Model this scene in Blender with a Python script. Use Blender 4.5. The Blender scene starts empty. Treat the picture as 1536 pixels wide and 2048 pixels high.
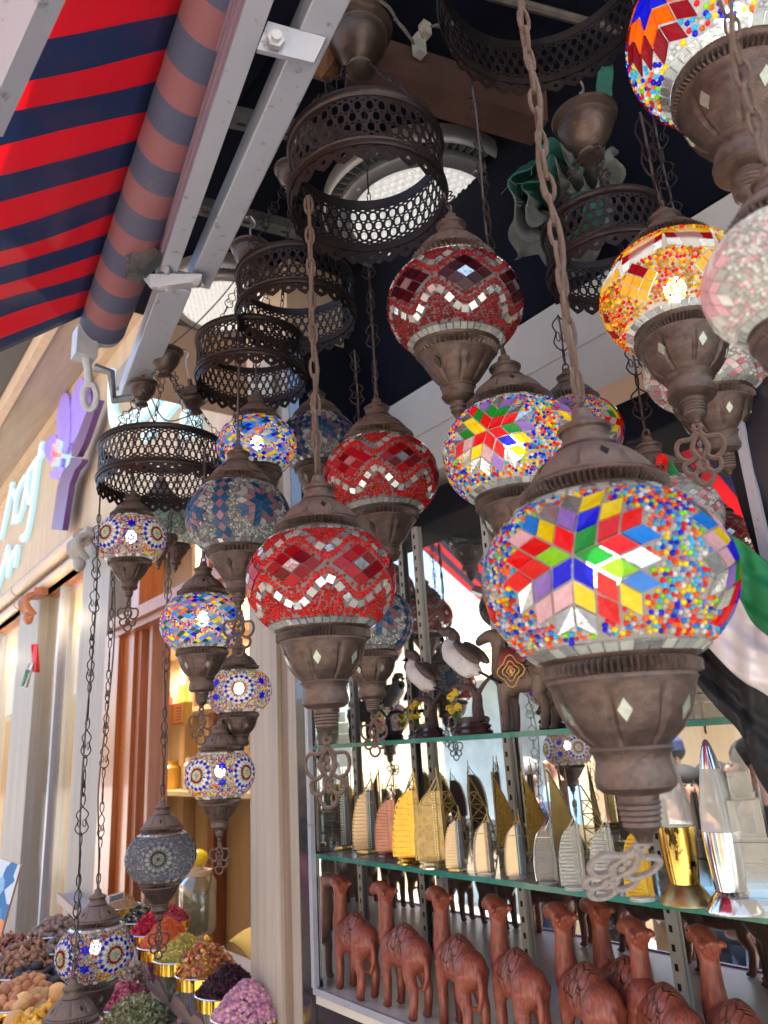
EXPO=2.2
import bpy, bmesh, math, random
import numpy as np
from mathutils import Vector, Matrix
R=math.radians; PI=math.pi
random.seed(7); rng=np.random.default_rng(7)
sc=bpy.context.scene
COL=sc.collection
# ------------------------------------------------------------------ camera
F=1512.5; CA=R(37.47); CT=R(17.145); CR=R(3.46)
CAM=Vector((0,0,1.6))
_h=Vector((math.sin(CA),math.cos(CA),0)); _r0=Vector((math.cos(CA),-math.sin(CA),0))
CF=Vector((_h.x*math.cos(CT),_h.y*math.cos(CT),math.sin(CT)))
_u0=Vector((-_h.x*math.sin(CT),-_h.y*math.sin(CT),math.cos(CT)))
CX=_r0*math.cos(CR)-_u0*math.sin(CR); CU=_u0*math.cos(CR)+_r0*math.sin(CR)
def ray(px,py): return CF+CX*((px-768)/F)-CU*((py-1024)/F)
def un(px,py,t): return CAM+ray(px,py)*t
def onx(px,py,X): d=ray(px,py); return CAM+d*((X-CAM.x)/d.x)
def onz(px,py,Z): d=ray(px,py); return CAM+d*((Z-CAM.z)/d.z)
def pr(P):
    d=Vector(P)-CAM; z=d.dot(CF); return (768+F*d.dot(CX)/z,1024-F*d.dot(CU)/z)
cd=bpy.data.cameras.new('camera'); cam=bpy.data.objects.new('camera',cd); COL.objects.link(cam)
M3=Matrix((CX,CU,-CF)).transposed(); cam.matrix_world=Matrix.Translation(CAM)@M3.to_4x4()
cd.sensor_fit='VERTICAL'; cd.sensor_height=36; cd.lens=F/2048*36
cd.clip_start=.02; cd.clip_end=500
cd.dof.use_dof=True; cd.dof.focus_distance=1.12; cd.dof.aperture_fstop=8.5
sc.camera=cam
# ------------------------------------------------------------------ mesh helpers
def frame(p0,p1,up=(0,0,1)):
    z=(Vector(p1)-Vector(p0)).normalized(); u=Vector(up)
    if abs(z.dot(u))>.995: u=Vector((1,0,0))
    x=u.cross(z).normalized(); y=z.cross(x)
    return x,y,z
def smooth(pts,n=6,closed=False):
    P=[Vector(p) for p in pts]; out=[]; N=len(P)
    for i in range(N if closed else N-1):
        if closed: a,b,c,d=P[i-1],P[i],P[(i+1)%N],P[(i+2)%N]
        else: a,b,c,d=P[max(i-1,0)],P[i],P[i+1],P[min(i+2,N-1)]
        for k in range(n):
            t=k/n
            out.append(.5*((2*b)+(c-a)*t+(2*a-5*b+4*c-d)*t*t+(3*b-a-3*c+d)*t**3))
    if not closed: out.append(P[-1])
    return out
class MB:
    def __init__(s): s.v=[]; s.f=[]; s.m=[]
    def add(s,vs,fs,mi=0,M=None):
        o=len(s.v)
        s.v+= [tuple(M@Vector(v)) for v in vs] if M is not None else [tuple(v) for v in vs]
        s.f+=[tuple(i+o for i in f) for f in fs]; s.m+=[mi]*len(fs); return s
    def box(s,c,d,mi=0,M=None):
        c=Vector(c);x,y,z=[k/2 for k in d]
        vs=[c+Vector((a*x,b*y,e*z)) for a in(-1,1) for b in(-1,1) for e in(-1,1)]
        return s.add(vs,[(0,1,3,2),(4,6,7,5),(0,4,5,1),(2,3,7,6),(0,2,6,4),(1,5,7,3)],mi,M)
    def bx(s,a,b,mi=0):
        return s.box([(p+q)/2 for p,q in zip(a,b)],[abs(p-q) for p,q in zip(a,b)],mi)
    def beam(s,p0,p1,w,h,up=(0,0,1),mi=0):
        x,y,z=frame(p0,p1,up); p0=Vector(p0);p1=Vector(p1)
        vs=[p+x*(a*w/2)+y*(b*h/2) for p in(p0,p1) for a,b in((-1,-1),(1,-1),(1,1),(-1,1))]
        return s.add(vs,[(3,2,1,0),(4,5,6,7),(0,1,5,4),(1,2,6,5),(2,3,7,6),(3,0,4,7)],mi)
    def tube(s,pts,r,n=6,closed=False,mi=0,caps=True):
        P=[Vector(p) for p in pts]; N=len(P); vs=[];fs=[]
        rr=r if hasattr(r,'__len__') else [r]*N
        prev=None
        for i in range(N):
            a=P[i-1] if (i>0 or closed) else P[i]; b=P[(i+1)%N] if (i<N-1 or closed) else P[i]
            t=(b-a); t=t.normalized() if t.length>1e-9 else Vector((0,0,1))
            if prev is None:
                u=Vector((0,0,1)) if abs(t.z)<.9 else Vector((1,0,0)); x=u.cross(t).normalized()
            else:
                x=prev-t*prev.dot(t); x=x.normalized() if x.length>1e-6 else prev
            prev=x; y=t.cross(x)
            for k in range(n):
                an=2*PI*k/n; vs.append(P[i]+(x*math.cos(an)+y*math.sin(an))*rr[i])
        for i in range(N if closed else N-1):
            j=(i+1)%N
            for k in range(n): fs.append((i*n+k,i*n+(k+1)%n,j*n+(k+1)%n,j*n+k))
        if caps and not closed: fs+= [tuple(range(n))[::-1],tuple((N-1)*n+k for k in range(n))]
        return s.add(vs,fs,mi)
    def lathe(s,prof,n=48,mod=None,M=None,mi=0):
        vs=[];fs=[];N=len(prof)
        for i,(r,z) in enumerate(prof):
            for k in range(n):
                a=2*PI*k/n; q=r+(mod(i,r,z,a) if mod else 0)
                vs.append((q*math.cos(a),q*math.sin(a),z))
        for i in range(N-1):
            for k in range(n): fs.append((i*n+k,(i+1)*n+k,(i+1)*n+(k+1)%n,i*n+(k+1)%n))
        return s.add(vs,fs,mi,M)
    def ell(s,c,d,n=12,m=8,mi=0,M=None):
        c=Vector(c); vs=[];fs=[]
        for i in range(1,m):
            a=PI*i/m
            for k in range(n):
                b=2*PI*k/n; vs.append(c+Vector((d[0]*math.sin(a)*math.cos(b),d[1]*math.sin(a)*math.sin(b),d[2]*math.cos(a))))
        t=len(vs); vs+=[c+Vector((0,0,d[2])),c-Vector((0,0,d[2]))]
        for i in range(m-2):
            for k in range(n): fs.append((i*n+k,(i+1)*n+k,(i+1)*n+(k+1)%n,i*n+(k+1)%n))
        for k in range(n): fs+=[(t,k,(k+1)%n),(t+1,(m-2)*n+(k+1)%n,(m-2)*n+k)]
        return s.add(vs,fs,mi,M)
    def prism(s,poly,th,O,X,Y,mi=0,side=None):
        O,X,Y=Vector(O),Vector(X),Vector(Y); N=X.cross(Y).normalized(); n=len(poly)
        vs=[O+X*a+Y*b for a,b in poly]+[O+X*a+Y*b+N*th for a,b in poly]
        s.add(vs,[tuple(range(n))[::-1],tuple(range(n,2*n))],mi)
        return s.add(vs,[(i,(i+1)%n,n+(i+1)%n,n+i) for i in range(n)],mi if side is None else side)
    def build(s,name,mats,parent=None,org=(0,0,0),smooth_=False,Minv=None):
        me=bpy.data.meshes.new(name); o=Vector(org)
        if Minv is not None: V=[tuple(Minv@Vector(v)) for v in s.v]
        else: V=[(v[0]-o.x,v[1]-o.y,v[2]-o.z) for v in s.v]
        me.from_pydata(V,[],s.f)
        for m in (mats if isinstance(mats,(list,tuple)) else [mats]): me.materials.append(m)
        me.polygons.foreach_set('material_index',s.m)
        if smooth_:
            me.polygons.foreach_set('use_smooth',[True]*len(s.f))
            try: me.set_sharp_from_angle(angle=R(40))
            except Exception: pass
        me.update(); ob=bpy.data.objects.new(name,me); COL.objects.link(ob)
        if parent: ob.parent=parent
        elif Minv is None: ob.location=o
        return ob
def tag(o,label=None,cat=None,group=None,kind=None):
    if label: o['label']=label
    if cat: o['category']=cat
    if group: o['group']=group
    if kind: o['kind']=kind
    return o
def root(name,loc,label,cat,group=None,rot=(0,0,0),scale=1):
    o=bpy.data.objects.new(name,None); COL.objects.link(o); o.location=loc; o.rotation_euler=rot
    o.scale=(scale,)*3; o.empty_display_size=.01
    return tag(o,label,cat,group)
def mw(o):
    return Matrix.LocRotScale(o.location,o.rotation_euler,o.scale)
# ------------------------------------------------------------------ materials
def nt(name):
    m=bpy.data.materials.new(name); m.use_nodes=True; t=m.node_tree
    for n in list(t.nodes): t.nodes.remove(n)
    out=t.nodes.new('ShaderNodeOutputMaterial'); return m,t,out
def N(t,typ,**k):
    n=t.nodes.new(typ)
    for a,b in k.items():
        if a.startswith('i_'): n.inputs[a[2:].replace('_',' ')].default_value=b
        else: setattr(n,a,b)
    return n
def rgb(c): return (c[0],c[1],c[2],1)
def mat(name,c,rough=.5,metal=0,c2=None,sc_=20,bump=0,bsc=None,stretch=(1,1,1),coat=0,lo=.35,hi=.65,dust=None,emit=0,trans=0,spec=.5,dust_amt=.8):
    m,t,out=nt(name); L=t.links.new
    b=N(t,'ShaderNodeBsdfPrincipled'); b.inputs['Base Color'].default_value=rgb(c)
    b.inputs['Roughness'].default_value=rough; b.inputs['Metallic'].default_value=metal
    b.inputs['Coat Weight'].default_value=coat; b.inputs['Specular IOR Level'].default_value=spec
    co=N(t,'ShaderNodeTexCoord'); mp=N(t,'ShaderNodeMapping'); mp.inputs['Scale'].default_value=stretch
    L(co.outputs['Object'],mp.inputs[0]); last=None
    if c2 is not None:
        n=N(t,'ShaderNodeTexNoise'); n.inputs['Scale'].default_value=sc_; n.inputs['Detail'].default_value=8; n.inputs['Roughness'].default_value=.65
        L(mp.outputs[0],n.inputs['Vector'])
        r=N(t,'ShaderNodeValToRGB'); r.color_ramp.elements[0].position=lo; r.color_ramp.elements[1].position=hi
        r.color_ramp.elements[0].color=rgb(c); r.color_ramp.elements[1].color=rgb(c2)
        L(n.outputs['Fac'],r.inputs[0]); last=r.outputs[0]
    if dust is not None:
        g=N(t,'ShaderNodeNewGeometry'); sp=N(t,'ShaderNodeSeparateXYZ'); L(g.outputs['Normal'],sp.inputs[0])
        n2=N(t,'ShaderNodeTexNoise'); n2.inputs['Scale'].default_value=14; n2.inputs['Detail'].default_value=6; L(co.outputs['Object'],n2.inputs['Vector'])
        a=N(t,'ShaderNodeMath',operation='MULTIPLY_ADD'); L(n2.outputs['Fac'],a.inputs[0]); a.inputs[1].default_value=.9; L(sp.outputs['Z'],a.inputs[2])
        mr=N(t,'ShaderNodeMapRange'); mr.inputs['From Min'].default_value=.25; mr.inputs['From Max'].default_value=1.0; mr.inputs['To Max'].default_value=dust_amt; L(a.outputs[0],mr.inputs[0])
        mx=N(t,'ShaderNodeMix',data_type='RGBA'); L(mr.outputs[0],mx.inputs[0])
        if last: L(last,mx.inputs[6])
        else: mx.inputs[6].default_value=rgb(c)
        mx.inputs[7].default_value=rgb(dust); last=mx.outputs[2]
        m2=N(t,'ShaderNodeMath',operation='MULTIPLY_ADD'); L(mr.outputs[0],m2.inputs[0]); m2.inputs[1].default_value=.45; m2.inputs[2].default_value=rough; L(m2.outputs[0],b.inputs['Roughness'])
        m3=N(t,'ShaderNodeMath',operation='MULTIPLY_ADD'); L(mr.outputs[0],m3.inputs[0]); m3.inputs[1].default_value=-metal; m3.inputs[2].default_value=metal; L(m3.outputs[0],b.inputs['Metallic'])
    if last: L(last,b.inputs['Base Color'])
    if bump:
        n3=N(t,'ShaderNodeTexNoise'); n3.inputs['Scale'].default_value=bsc or sc_; n3.inputs['Detail'].default_value=6; L(mp.outputs[0],n3.inputs['Vector'])
        bp=N(t,'ShaderNodeBump'); bp.inputs['Strength'].default_value=bump; bp.inputs['Distance'].default_value=.01; L(n3.outputs['Fac'],bp.inputs['Height']); L(bp.outputs[0],b.inputs['Normal'])
    if emit:
        b.inputs['Emission Strength'].default_value=emit
        if last: L(last,b.inputs['Emission Color'])
        else: b.inputs['Emission Color'].default_value=rgb(c)
    o=b.outputs[0]
    if trans:
        tr=N(t,'ShaderNodeBsdfTranslucent')
        if last: L(last,tr.inputs[0])
        else: tr.inputs[0].default_value=rgb(c)
        ms=N(t,'ShaderNodeMixShader'); ms.inputs[0].default_value=trans; L(o,ms.inputs[1]); L(tr.outputs[0],ms.inputs[2]); o=ms.outputs[0]
    L(o,out.inputs[0]); return m
def glass(name,c,alpha=.75,rough=.05,dirt=None,dirt_amt=.3,ref=1.):
    """clear pane: see-through mixed with gloss and some dust"""
    m,t,out=nt(name); L=t.links.new
    tr=N(t,'ShaderNodeBsdfTransparent'); tr.inputs[0].default_value=rgb(c)
    gl=N(t,'ShaderNodeBsdfGlossy'); gl.inputs['Roughness'].default_value=rough; gl.inputs[0].default_value=(.9,.95,.93,1)
    fr=N(t,'ShaderNodeFresnel'); fr.inputs[0].default_value=1.5
    a=N(t,'ShaderNodeMath',operation='MULTIPLY_ADD'); L(fr.outputs[0],a.inputs[0]); a.inputs[1].default_value=ref; a.inputs[2].default_value=(1-alpha)*.3; a.use_clamp=True
    ms=N(t,'ShaderNodeMixShader'); L(a.outputs[0],ms.inputs[0]); L(tr.outputs[0],ms.inputs[1]); L(gl.outputs[0],ms.inputs[2]); o=ms.outputs[0]
    if dirt:
        d=N(t,'ShaderNodeBsdfDiffuse'); d.inputs[0].default_value=rgb(dirt)
        n=N(t,'ShaderNodeTexNoise'); n.inputs['Scale'].default_value=9; n.inputs['Detail'].default_value=8
        co=N(t,'ShaderNodeTexCoord'); L(co.outputs['Object'],n.inputs['Vector'])
        mr=N(t,'ShaderNodeMapRange'); mr.inputs['From Min'].default_value=.2; mr.inputs['From Max'].default_value=.8; mr.inputs['To Min'].default_value=dirt_amt*.5; mr.inputs['To Max'].default_value=dirt_amt*1.4; L(n.outputs['Fac'],mr.inputs[0])
        m2=N(t,'ShaderNodeMixShader'); L(mr.outputs[0],m2.inputs[0]); L(o,m2.inputs[1]); L(d.outputs[0],m2.inputs[2]); o=m2.outputs[0]
    L(o,out.inputs[0]); return m
def mosaic_mat(name):
    m,t,out=nt(name); L=t.links.new
    at=N(t,'ShaderNodeAttribute',attribute_name='Col')
    co=N(t,'ShaderNodeTexCoord'); n=N(t,'ShaderNodeTexNoise'); n.inputs['Scale'].default_value=24; n.inputs['Detail'].default_value=3; L(co.outputs['Object'],n.inputs['Vector'])
    mr=N(t,'ShaderNodeMapRange'); mr.inputs['To Min'].default_value=.72; mr.inputs['To Max'].default_value=1.2; L(n.outputs['Fac'],mr.inputs[0])
    mx=N(t,'ShaderNodeVectorMath',operation='SCALE'); L(at.outputs['Color'],mx.inputs[0]); L(mr.outputs[0],mx.inputs['Scale'])
    b=N(t,'ShaderNodeBsdfPrincipled'); b.inputs['Roughness'].default_value=.16; b.inputs['Specular IOR Level'].default_value=.6
    L(mx.outputs[0],b.inputs['Base Color'])
    n2=N(t,'ShaderNodeTexNoise'); n2.inputs['Scale'].default_value=40; L(co.outputs['Object'],n2.inputs['Vector'])
    bp=N(t,'ShaderNodeBump'); bp.inputs['Strength'].default_value=.12; bp.inputs['Distance'].default_value=.02; L(n2.outputs['Fac'],bp.inputs['Height']); L(bp.outputs[0],b.inputs['Normal'])
    tr=N(t,'ShaderNodeBsdfTranslucent'); L(mx.outputs[0],tr.inputs[0])
    ms=N(t,'ShaderNodeMixShader'); ms.inputs[0].default_value=.5; L(b.outputs[0],ms.inputs[1]); L(tr.outputs[0],ms.inputs[2])
    tp=N(t,'ShaderNodeBsdfTransparent'); L(mx.outputs[0],tp.inputs[0]); m2=N(t,'ShaderNodeMixShader'); m2.inputs[0].default_value=.13; L(ms.outputs[0],m2.inputs[1]); L(tp.outputs[0],m2.inputs[2]); L(m2.outputs[0],out.inputs[0]); return m
def grout_mat(name,c,see=.35):
    m,t,out=nt(name); L=t.links.new
    d=N(t,'ShaderNodeBsdfDiffuse'); d.inputs[0].default_value=rgb(c)
    tl=N(t,'ShaderNodeBsdfTranslucent'); tl.inputs[0].default_value=rgb(c)
    tr=N(t,'ShaderNodeBsdfTransparent')
    a=N(t,'ShaderNodeMixShader'); a.inputs[0].default_value=.45; L(d.outputs[0],a.inputs[1]); L(tl.outputs[0],a.inputs[2])
    b=N(t,'ShaderNodeMixShader'); b.inputs[0].default_value=see; L(a.outputs[0],b.inputs[1]); L(tr.outputs[0],b.inputs[2]); L(b.outputs[0],out.inputs[0]); return m
def emis(name,c,s):
    m,t,out=nt(name); e=N(t,'ShaderNodeEmission'); e.inputs[0].default_value=rgb(c); e.inputs[1].default_value=s; t.links.new(e.outputs[0],out.inputs[0]); return m
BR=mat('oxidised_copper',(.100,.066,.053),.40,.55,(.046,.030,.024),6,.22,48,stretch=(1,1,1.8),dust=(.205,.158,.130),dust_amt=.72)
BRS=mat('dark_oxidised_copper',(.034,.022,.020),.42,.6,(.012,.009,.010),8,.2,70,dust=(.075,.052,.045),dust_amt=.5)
DUSTY=mat('dusty_brown_chain',(.15,.10,.075),.8,.1,(.07,.045,.035),60,.5,160,dust=(.24,.17,.13),dust_amt=.8)
CABLE=mat('dusty_cable',(.10,.085,.08),.6,0,(.05,.04,.04),40)
GREYD=mat('thick_grey_dust',(.24,.22,.20),.9,.0,(.16,.14,.13),30,.3,60)
BLACK=mat('black_gap',(.008,.008,.010),.7)
MOS=mosaic_mat('mosaic_glass'); GRT=grout_mat('pale_grout',(.40,.38,.36)); GRG=grout_mat('grey_grout',(.30,.30,.30))
MIR=mat('mirror_chip',(.66,.70,.68),.16,.85,(.5,.55,.53),12,.1,30)
MIRD=mat('pale_mirror_inlay',(.30,.34,.27),.25,.4,(.18,.21,.17),9)
ALU=mat('white_aluminium',(.33,.35,.41),.35,.25,(.16,.15,.15),46,.05,30,lo=.60,hi=.70)
ALUP=mat('tinted_aluminium',(.27,.19,.25),.3,.5,(.12,.09,.10),40,lo=.60,hi=.70)
STEEL=mat('dull_steel',(.45,.46,.48),.4,.6,(.33,.33,.35),25,.1,60)
# ------------------------------------------------------------------ mosaic globes
GB=.79
def gr(a): return np.cos(a)**.93
def gpt(phi,a,off=0.):
    r=gr(a); z=GB*np.sin(a); nx=GB*np.cos(a); nz=np.sin(a); l=np.sqrt(nx*nx+nz*nz); r=r+off*nx/l
    return np.stack([r*np.cos(phi),r*np.sin(phi),z+off*nz/l],-1)
AMAX=.93
class Globe:
    def __init__(s,seed):
        s.V=[];s.T=[];s.M=[];s.C=[];s.n=0; s.rg=np.random.default_rng(seed)
        s.mask=np.zeros((900,300),bool)
    def _add(s,v,t,m,c):
        v=np.asarray(v,float);t=np.asarray(t,int)
        s.V.append(v);s.T.append(t+s.n);s.M.append(np.full(len(t),m));s.C.append(np.broadcast_to(np.asarray(c,float),(len(v),3)));s.n+=len(v)
    def shell(s):
        na,np_=30,72; a=np.linspace(-AMAX,AMAX,na); p=np.linspace(0,2*PI,np_,endpoint=False)
        A,P=np.meshgrid(a,p,indexing='ij'); v=gpt(P,A,.0).reshape(-1,3); t=[]
        for i in range(na-1):
            for k in range(np_):
                q=[i*np_+k,i*np_+(k+1)%np_,(i+1)*np_+(k+1)%np_,(i+1)*np_+k]; t+=[[q[0],q[1],q[2]],[q[0],q[2],q[3]]]
        s._add(v,t,0,(.6,.6,.6)); s.nsh=len(t)
    def tile(s,phi0,a0,poly,c,m=1,inset=.9,th=.028,mask=True):
        P=np.asarray(poly,float); ctr=P.mean(0); Q=ctr+(P-ctr)*inset
        a=a0+Q[:,1]/.85
        if np.any(np.abs(a)>AMAX+.02): return
        ph=phi0+Q[:,0]/np.maximum(gr(a),.25)
        j=s.rg.uniform(-.006,.006)
        top=gpt(ph,a,th+j); bot=gpt(ph,a,.002); n=len(P)
        ctr3=top.mean(0,keepdims=True); nrm=ctr3/np.linalg.norm(ctr3)
        # flat chip, tipped a little like hand set glass
        tip=s.rg.normal(0,.05,2); 
        v=np.concatenate([top,bot]); t=[]
        for i in range(1,n-1): t.append([0,i,i+1])
        for i in range(n): k=(i+1)%n; t+=[[i,n+i,n+k],[i,n+k,k]]
        s._add(v,t,m,c)
        if mask:
            aa=a0+P[:,1]/.85; pp=phi0+P[:,0]/np.maximum(gr(aa),.25); s.fill(pp,aa)
    def fill(s,pp,aa):
        W,H=s.mask.shape; x=pp/(2*PI)*W; y=(aa+1)/2*H
        x0,x1=int(x.min())-1,int(x.max())+2; y0,y1=max(int(y.min())-1,0),min(int(y.max())+2,H)
        X,Y=np.meshgrid(np.arange(x0,x1)+.5,np.arange(y0,y1)+.5,indexing='ij'); ins=np.zeros(X.shape,bool); n=len(x)
        for i in range(n):
            j=(i+1)%n
            if y[i]==y[j]: continue
            c=((y[i]>Y)!=(y[j]>Y))&(X<(x[j]-x[i])*(Y-y[i])/(y[j]-y[i])+x[i]); ins^=c
        s.mask[np.arange(x0,x1)%W,y0:y1]|=ins
    def free(s,phi,a,m=.018):
        W,H=s.mask.shape; ok=np.ones(len(phi),bool)
        for dx,dy in((0,0),(m,0),(-m,0),(0,m),(0,-m)):
            x=((phi+dx/np.maximum(gr(a),.3))/(2*PI)*W).astype(int)%W; y=np.clip(((a+dy/.85+1)/2*H).astype(int),0,H-1); ok&=~s.mask[x,y]
        return ok
    def beads(s,phi,a,r,cols,seg=6,hole=False):
        n=len(phi); 
        if n==0:return
        k=np.arange(seg)*2*PI/seg; rr=r*s.rg.uniform(.85,1.1,n)
        P0=gpt(phi,a,0.); 
        nx=GB*np.cos(a);nz=np.sin(a);l=np.sqrt(nx*nx+nz*nz)
        nor=np.stack([nx/l*np.cos(phi),nx/l*np.sin(phi),nz/l],-1); tx=np.stack([-np.sin(phi),np.cos(phi),0*phi],-1); ty=np.cross(nor,tx)
        cs=(tx[:,None]*np.cos(k)[None,:,None]+ty[:,None]*np.sin(k)[None,:,None])*rr[:,None,None]
        h=rr[:,None,None]*nor[:,None]
        base=P0[:,None]+cs-.1*h; mid=P0[:,None]+cs*.85+h*.75; top=(P0+nor*rr[:,None]*(1.2 if not hole else .55))[:,None]
        if hole:
            up=P0[:,None]+cs*.5+h*1.15
            v=np.concatenate([top,up,mid,base],1)
        else: v=np.concatenate([top,mid,base],1)
        t=[]
        for i in range(seg):
            j=(i+1)%seg; t.append([0,1+i,1+j])
            t+=[[1+i,1+seg+i,1+seg+j],[1+i,1+seg+j,1+j]]
            if hole: t+=[[1+seg+i,1+2*seg+i,1+2*seg+j],[1+seg+i,1+2*seg+j,1+seg+j]]
        t=np.array(t); m=v.shape[1]; T=(t[None]+(np.arange(n)*m)[:,None,None]).reshape(-1,3)
        C=np.repeat(cols,m,0); s._add(v.reshape(-1,3),T,1,C); s.M[-1][:]=2
    def scatter(s,sp,pal,w,alo=-.88,ahi=.9,keep=1.,cond=None,hole=False,seg=6):
        ph=[];aa=[]; da=sp/.85*.87; a=alo; row=0
        while a<ahi:
            n=int(2*PI*gr(a)/sp); p=(np.arange(n)+.5*(row%2))*2*PI/n; ph.append(p);aa.append(np.full(n,a)); a+=da; row+=1
        ph=np.concatenate(ph);aa=np.concatenate(aa)
        ph=ph+s.rg.normal(0,.16*sp,len(ph))/gr(aa); aa=aa+s.rg.normal(0,.16*sp,len(ph))
        ok=s.free(ph,aa)&(s.rg.random(len(ph))<keep)
        if cond is not None: ok&=cond(ph%(2*PI),aa)
        ph=ph[ok];aa=aa[ok]; pal=np.array(pal); w=np.array(w,float);w/=w.sum()
        c=pal[s.rg.choice(len(pal),len(ph),p=w)]*s.rg.uniform(.75,1.1,(len(ph),1))
        s.beads(ph,aa,sp*.5,c,seg,hole)
    def build(s,name,gm):
        V=np.concatenate(s.V);T=np.concatenate(s.T);M=np.concatenate(s.M);C=np.concatenate(s.C)
        me=bpy.data.meshes.new(name); me.vertices.add(len(V)); me.vertices.foreach_set('co',V.ravel().astype(np.float32))
        me.loops.add(len(T)*3); me.loops.foreach_set('vertex_index',T.ravel().astype(np.int32))
        me.polygons.add(len(T)); me.polygons.foreach_set('loop_start',(np.arange(len(T))*3).astype(np.int32))
        try: me.polygons.foreach_set('loop_total',np.full(len(T),3,np.int32))
        except Exception: pass
        sm=(M==2)|(M==0); mi=np.where(M==2,1,np.where(M==3,2,M))
        for m in (gm,MOS,MIR): me.materials.append(m)
        me.polygons.foreach_set('material_index',mi.astype(np.int32)); me.polygons.foreach_set('use_smooth',sm)
        at=me.color_attributes.new('Col','FLOAT_COLOR','POINT'); at.data.foreach_set('color',np.concatenate([C,np.ones((len(C),1))],1).ravel().astype(np.float32))
        me.update(); me.validate(); return me
# glass colours
RED=(.80,.012,.010);DRED=(.28,.004,.012);ORG=(.95,.16,.006);YEL=(.92,.72,.01);GRN=(.015,.32,.03);LIM=(.32,.78,.02);BLU=(.008,.012,.72);SKY=(.02,.26,.82)
CYA=(.04,.55,.85);PNK=(.80,.50,.55);LIL=(.34,.20,.62);WHT=(.80,.80,.76);CLR=(.55,.58,.55);GLD=(.72,.42,.02);AMB=(.50,.26,.02);BK=(.01,.01,.012);TEA=(.02,.13,.30);DPK=(.42,.24,.30);GRY=(.30,.31,.34)
def ev(k,n=6,s=1.): a=2*PI*k/n; return np.array([math.cos(a)*s,math.sin(a)*s])
def edge_tiles(g,c=CLR,n=40):
    for a,h in((-.86,.10),(.86,.08)):
        w=2*PI*gr(a)/n*.94
        for k in range(n):
            g.tile(2*PI*k/n,a,[(-w/2,-h/2),(w/2,-h/2),(w/2,h/2),(-w/2,h/2)],np.array(c)*g.rg.uniform(.7,1.1),m=3 if g.rg.random()<.5 else 1)
def star_medallion(g,phi,a,s,pals,rings=3,rot=0.):
    for k in range(6):
        e1=ev(k+rot,6,s);e2=ev(k+1+rot,6,s)
        for i in range(rings):
            for j in range(rings-i):
                o=i*e1+j*e2; ring=i+j; pl=pals[min(ring,len(pals)-1)]; c=pl[g.rg.integers(len(pl))] if not isinstance(pl,tuple) else pl
                m=3 if c is MIR else 1
                g.tile(phi,a,[o,o+e1,o+e1+e2,o+e2],(.6,.6,.6) if c is MIR else np.array(c)*g.rg.uniform(.85,1.1),m=m,inset=.88)
MULTI=[BLU,SKY,RED,ORG,YEL,LIM,CLR,CYA,LIL,WHT]
def g_star(seed,nm=4,s=.165,sp=.05,pals=None,rot=.3,off=.2,pal=MULTI,w=(4,3,4,4,4,1.2,2,2,.6,1.5),rings=3):
    g=Globe(seed); g.shell(); edge_tiles(g)
    P=[RED,YEL,LIM,BLU,GRN,PNK]; pals=pals or [P+[YEL,RED],[RED,BLU,PNK,YEL,LIL,LIM,PNK],[MIR,MIR,YEL,RED,SKY,PNK,MIR]]
    for k in range(nm): star_medallion(g,off+2*PI*k/nm,.02,s,pals,rings,rot)
    g.scatter(sp,pal,w); return g
def g_wave(seed,bead,beadd,tcol,nm=7,sp=.05):
    g=Globe(seed); g.shell(); edge_tiles(g,n=44)
    W=2*PI/nm
    def lens(p,sg): return .055+.33*(.5+.5*math.cos(nm*p))**.85
    for k in range(nm):
        p0=k*W; n=3; hw=.40; hh=.305
        for i in range(n):
            for j in range(n):
                u=i-1;v=j-1; cx=(u-v)*hw/n; cy=(u+v)*hh/n
                c=(.6,.6,.6) if (u==0 and v==0) else np.array(tcol)*g.rg.uniform(.5,1.5)
                g.tile(p0,.04,[(cx-hw/n,cy),(cx,cy-hh/n),(cx+hw/n,cy),(cx,cy+hh/n)],c,m=3 if (u==0 and v==0) else 1,inset=.9)
    # mirror squares riding outside the wave, bead double rows along it
    for sg in(-1,1):
        n=int(2*PI/.12)
        for i in range(n):
            p=i*2*PI/n; y=lens(p,sg)+.15; s_=.053
            dy=(lens(p+.02,sg)-lens(p-.02,sg))/.04; c_,s2=math.cos(math.atan(dy)),math.sin(math.atan(dy))*sg
            q=[(-s_,-s_),(s_,-s_),(s_,s_),(-s_,s_)]; q=[(x*c_-yy*s2,x*s2+yy*c_) for x,yy in q]
            g.tile(p,.04+sg*y/.85,q,np.array(WHT)*g.rg.uniform(.6,1),m=3 if g.rg.random()<.6 else 1,inset=.92)
        for row in(0.,.052):
            n=int(2*PI/.047); p=np.arange(n)*2*PI/n+row; y=np.array([lens(q,sg) for q in p])+.012+row
            # tighten spacing where the wave climbs
            c=np.tile(np.array(bead),(n,1))*g.rg.uniform(.7,1.15,(n,1)); a=.04+sg*y/.85
            g.beads(p,a,.0245,c)
            for q,b in zip(p,a): g.fill(np.array([q-.03,q+.03,q+.03,q-.03]),np.array([b-.03,b-.03,b+.03,b+.03]))
    g.scatter(sp,[bead,beadd],[3,2]); return g
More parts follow.
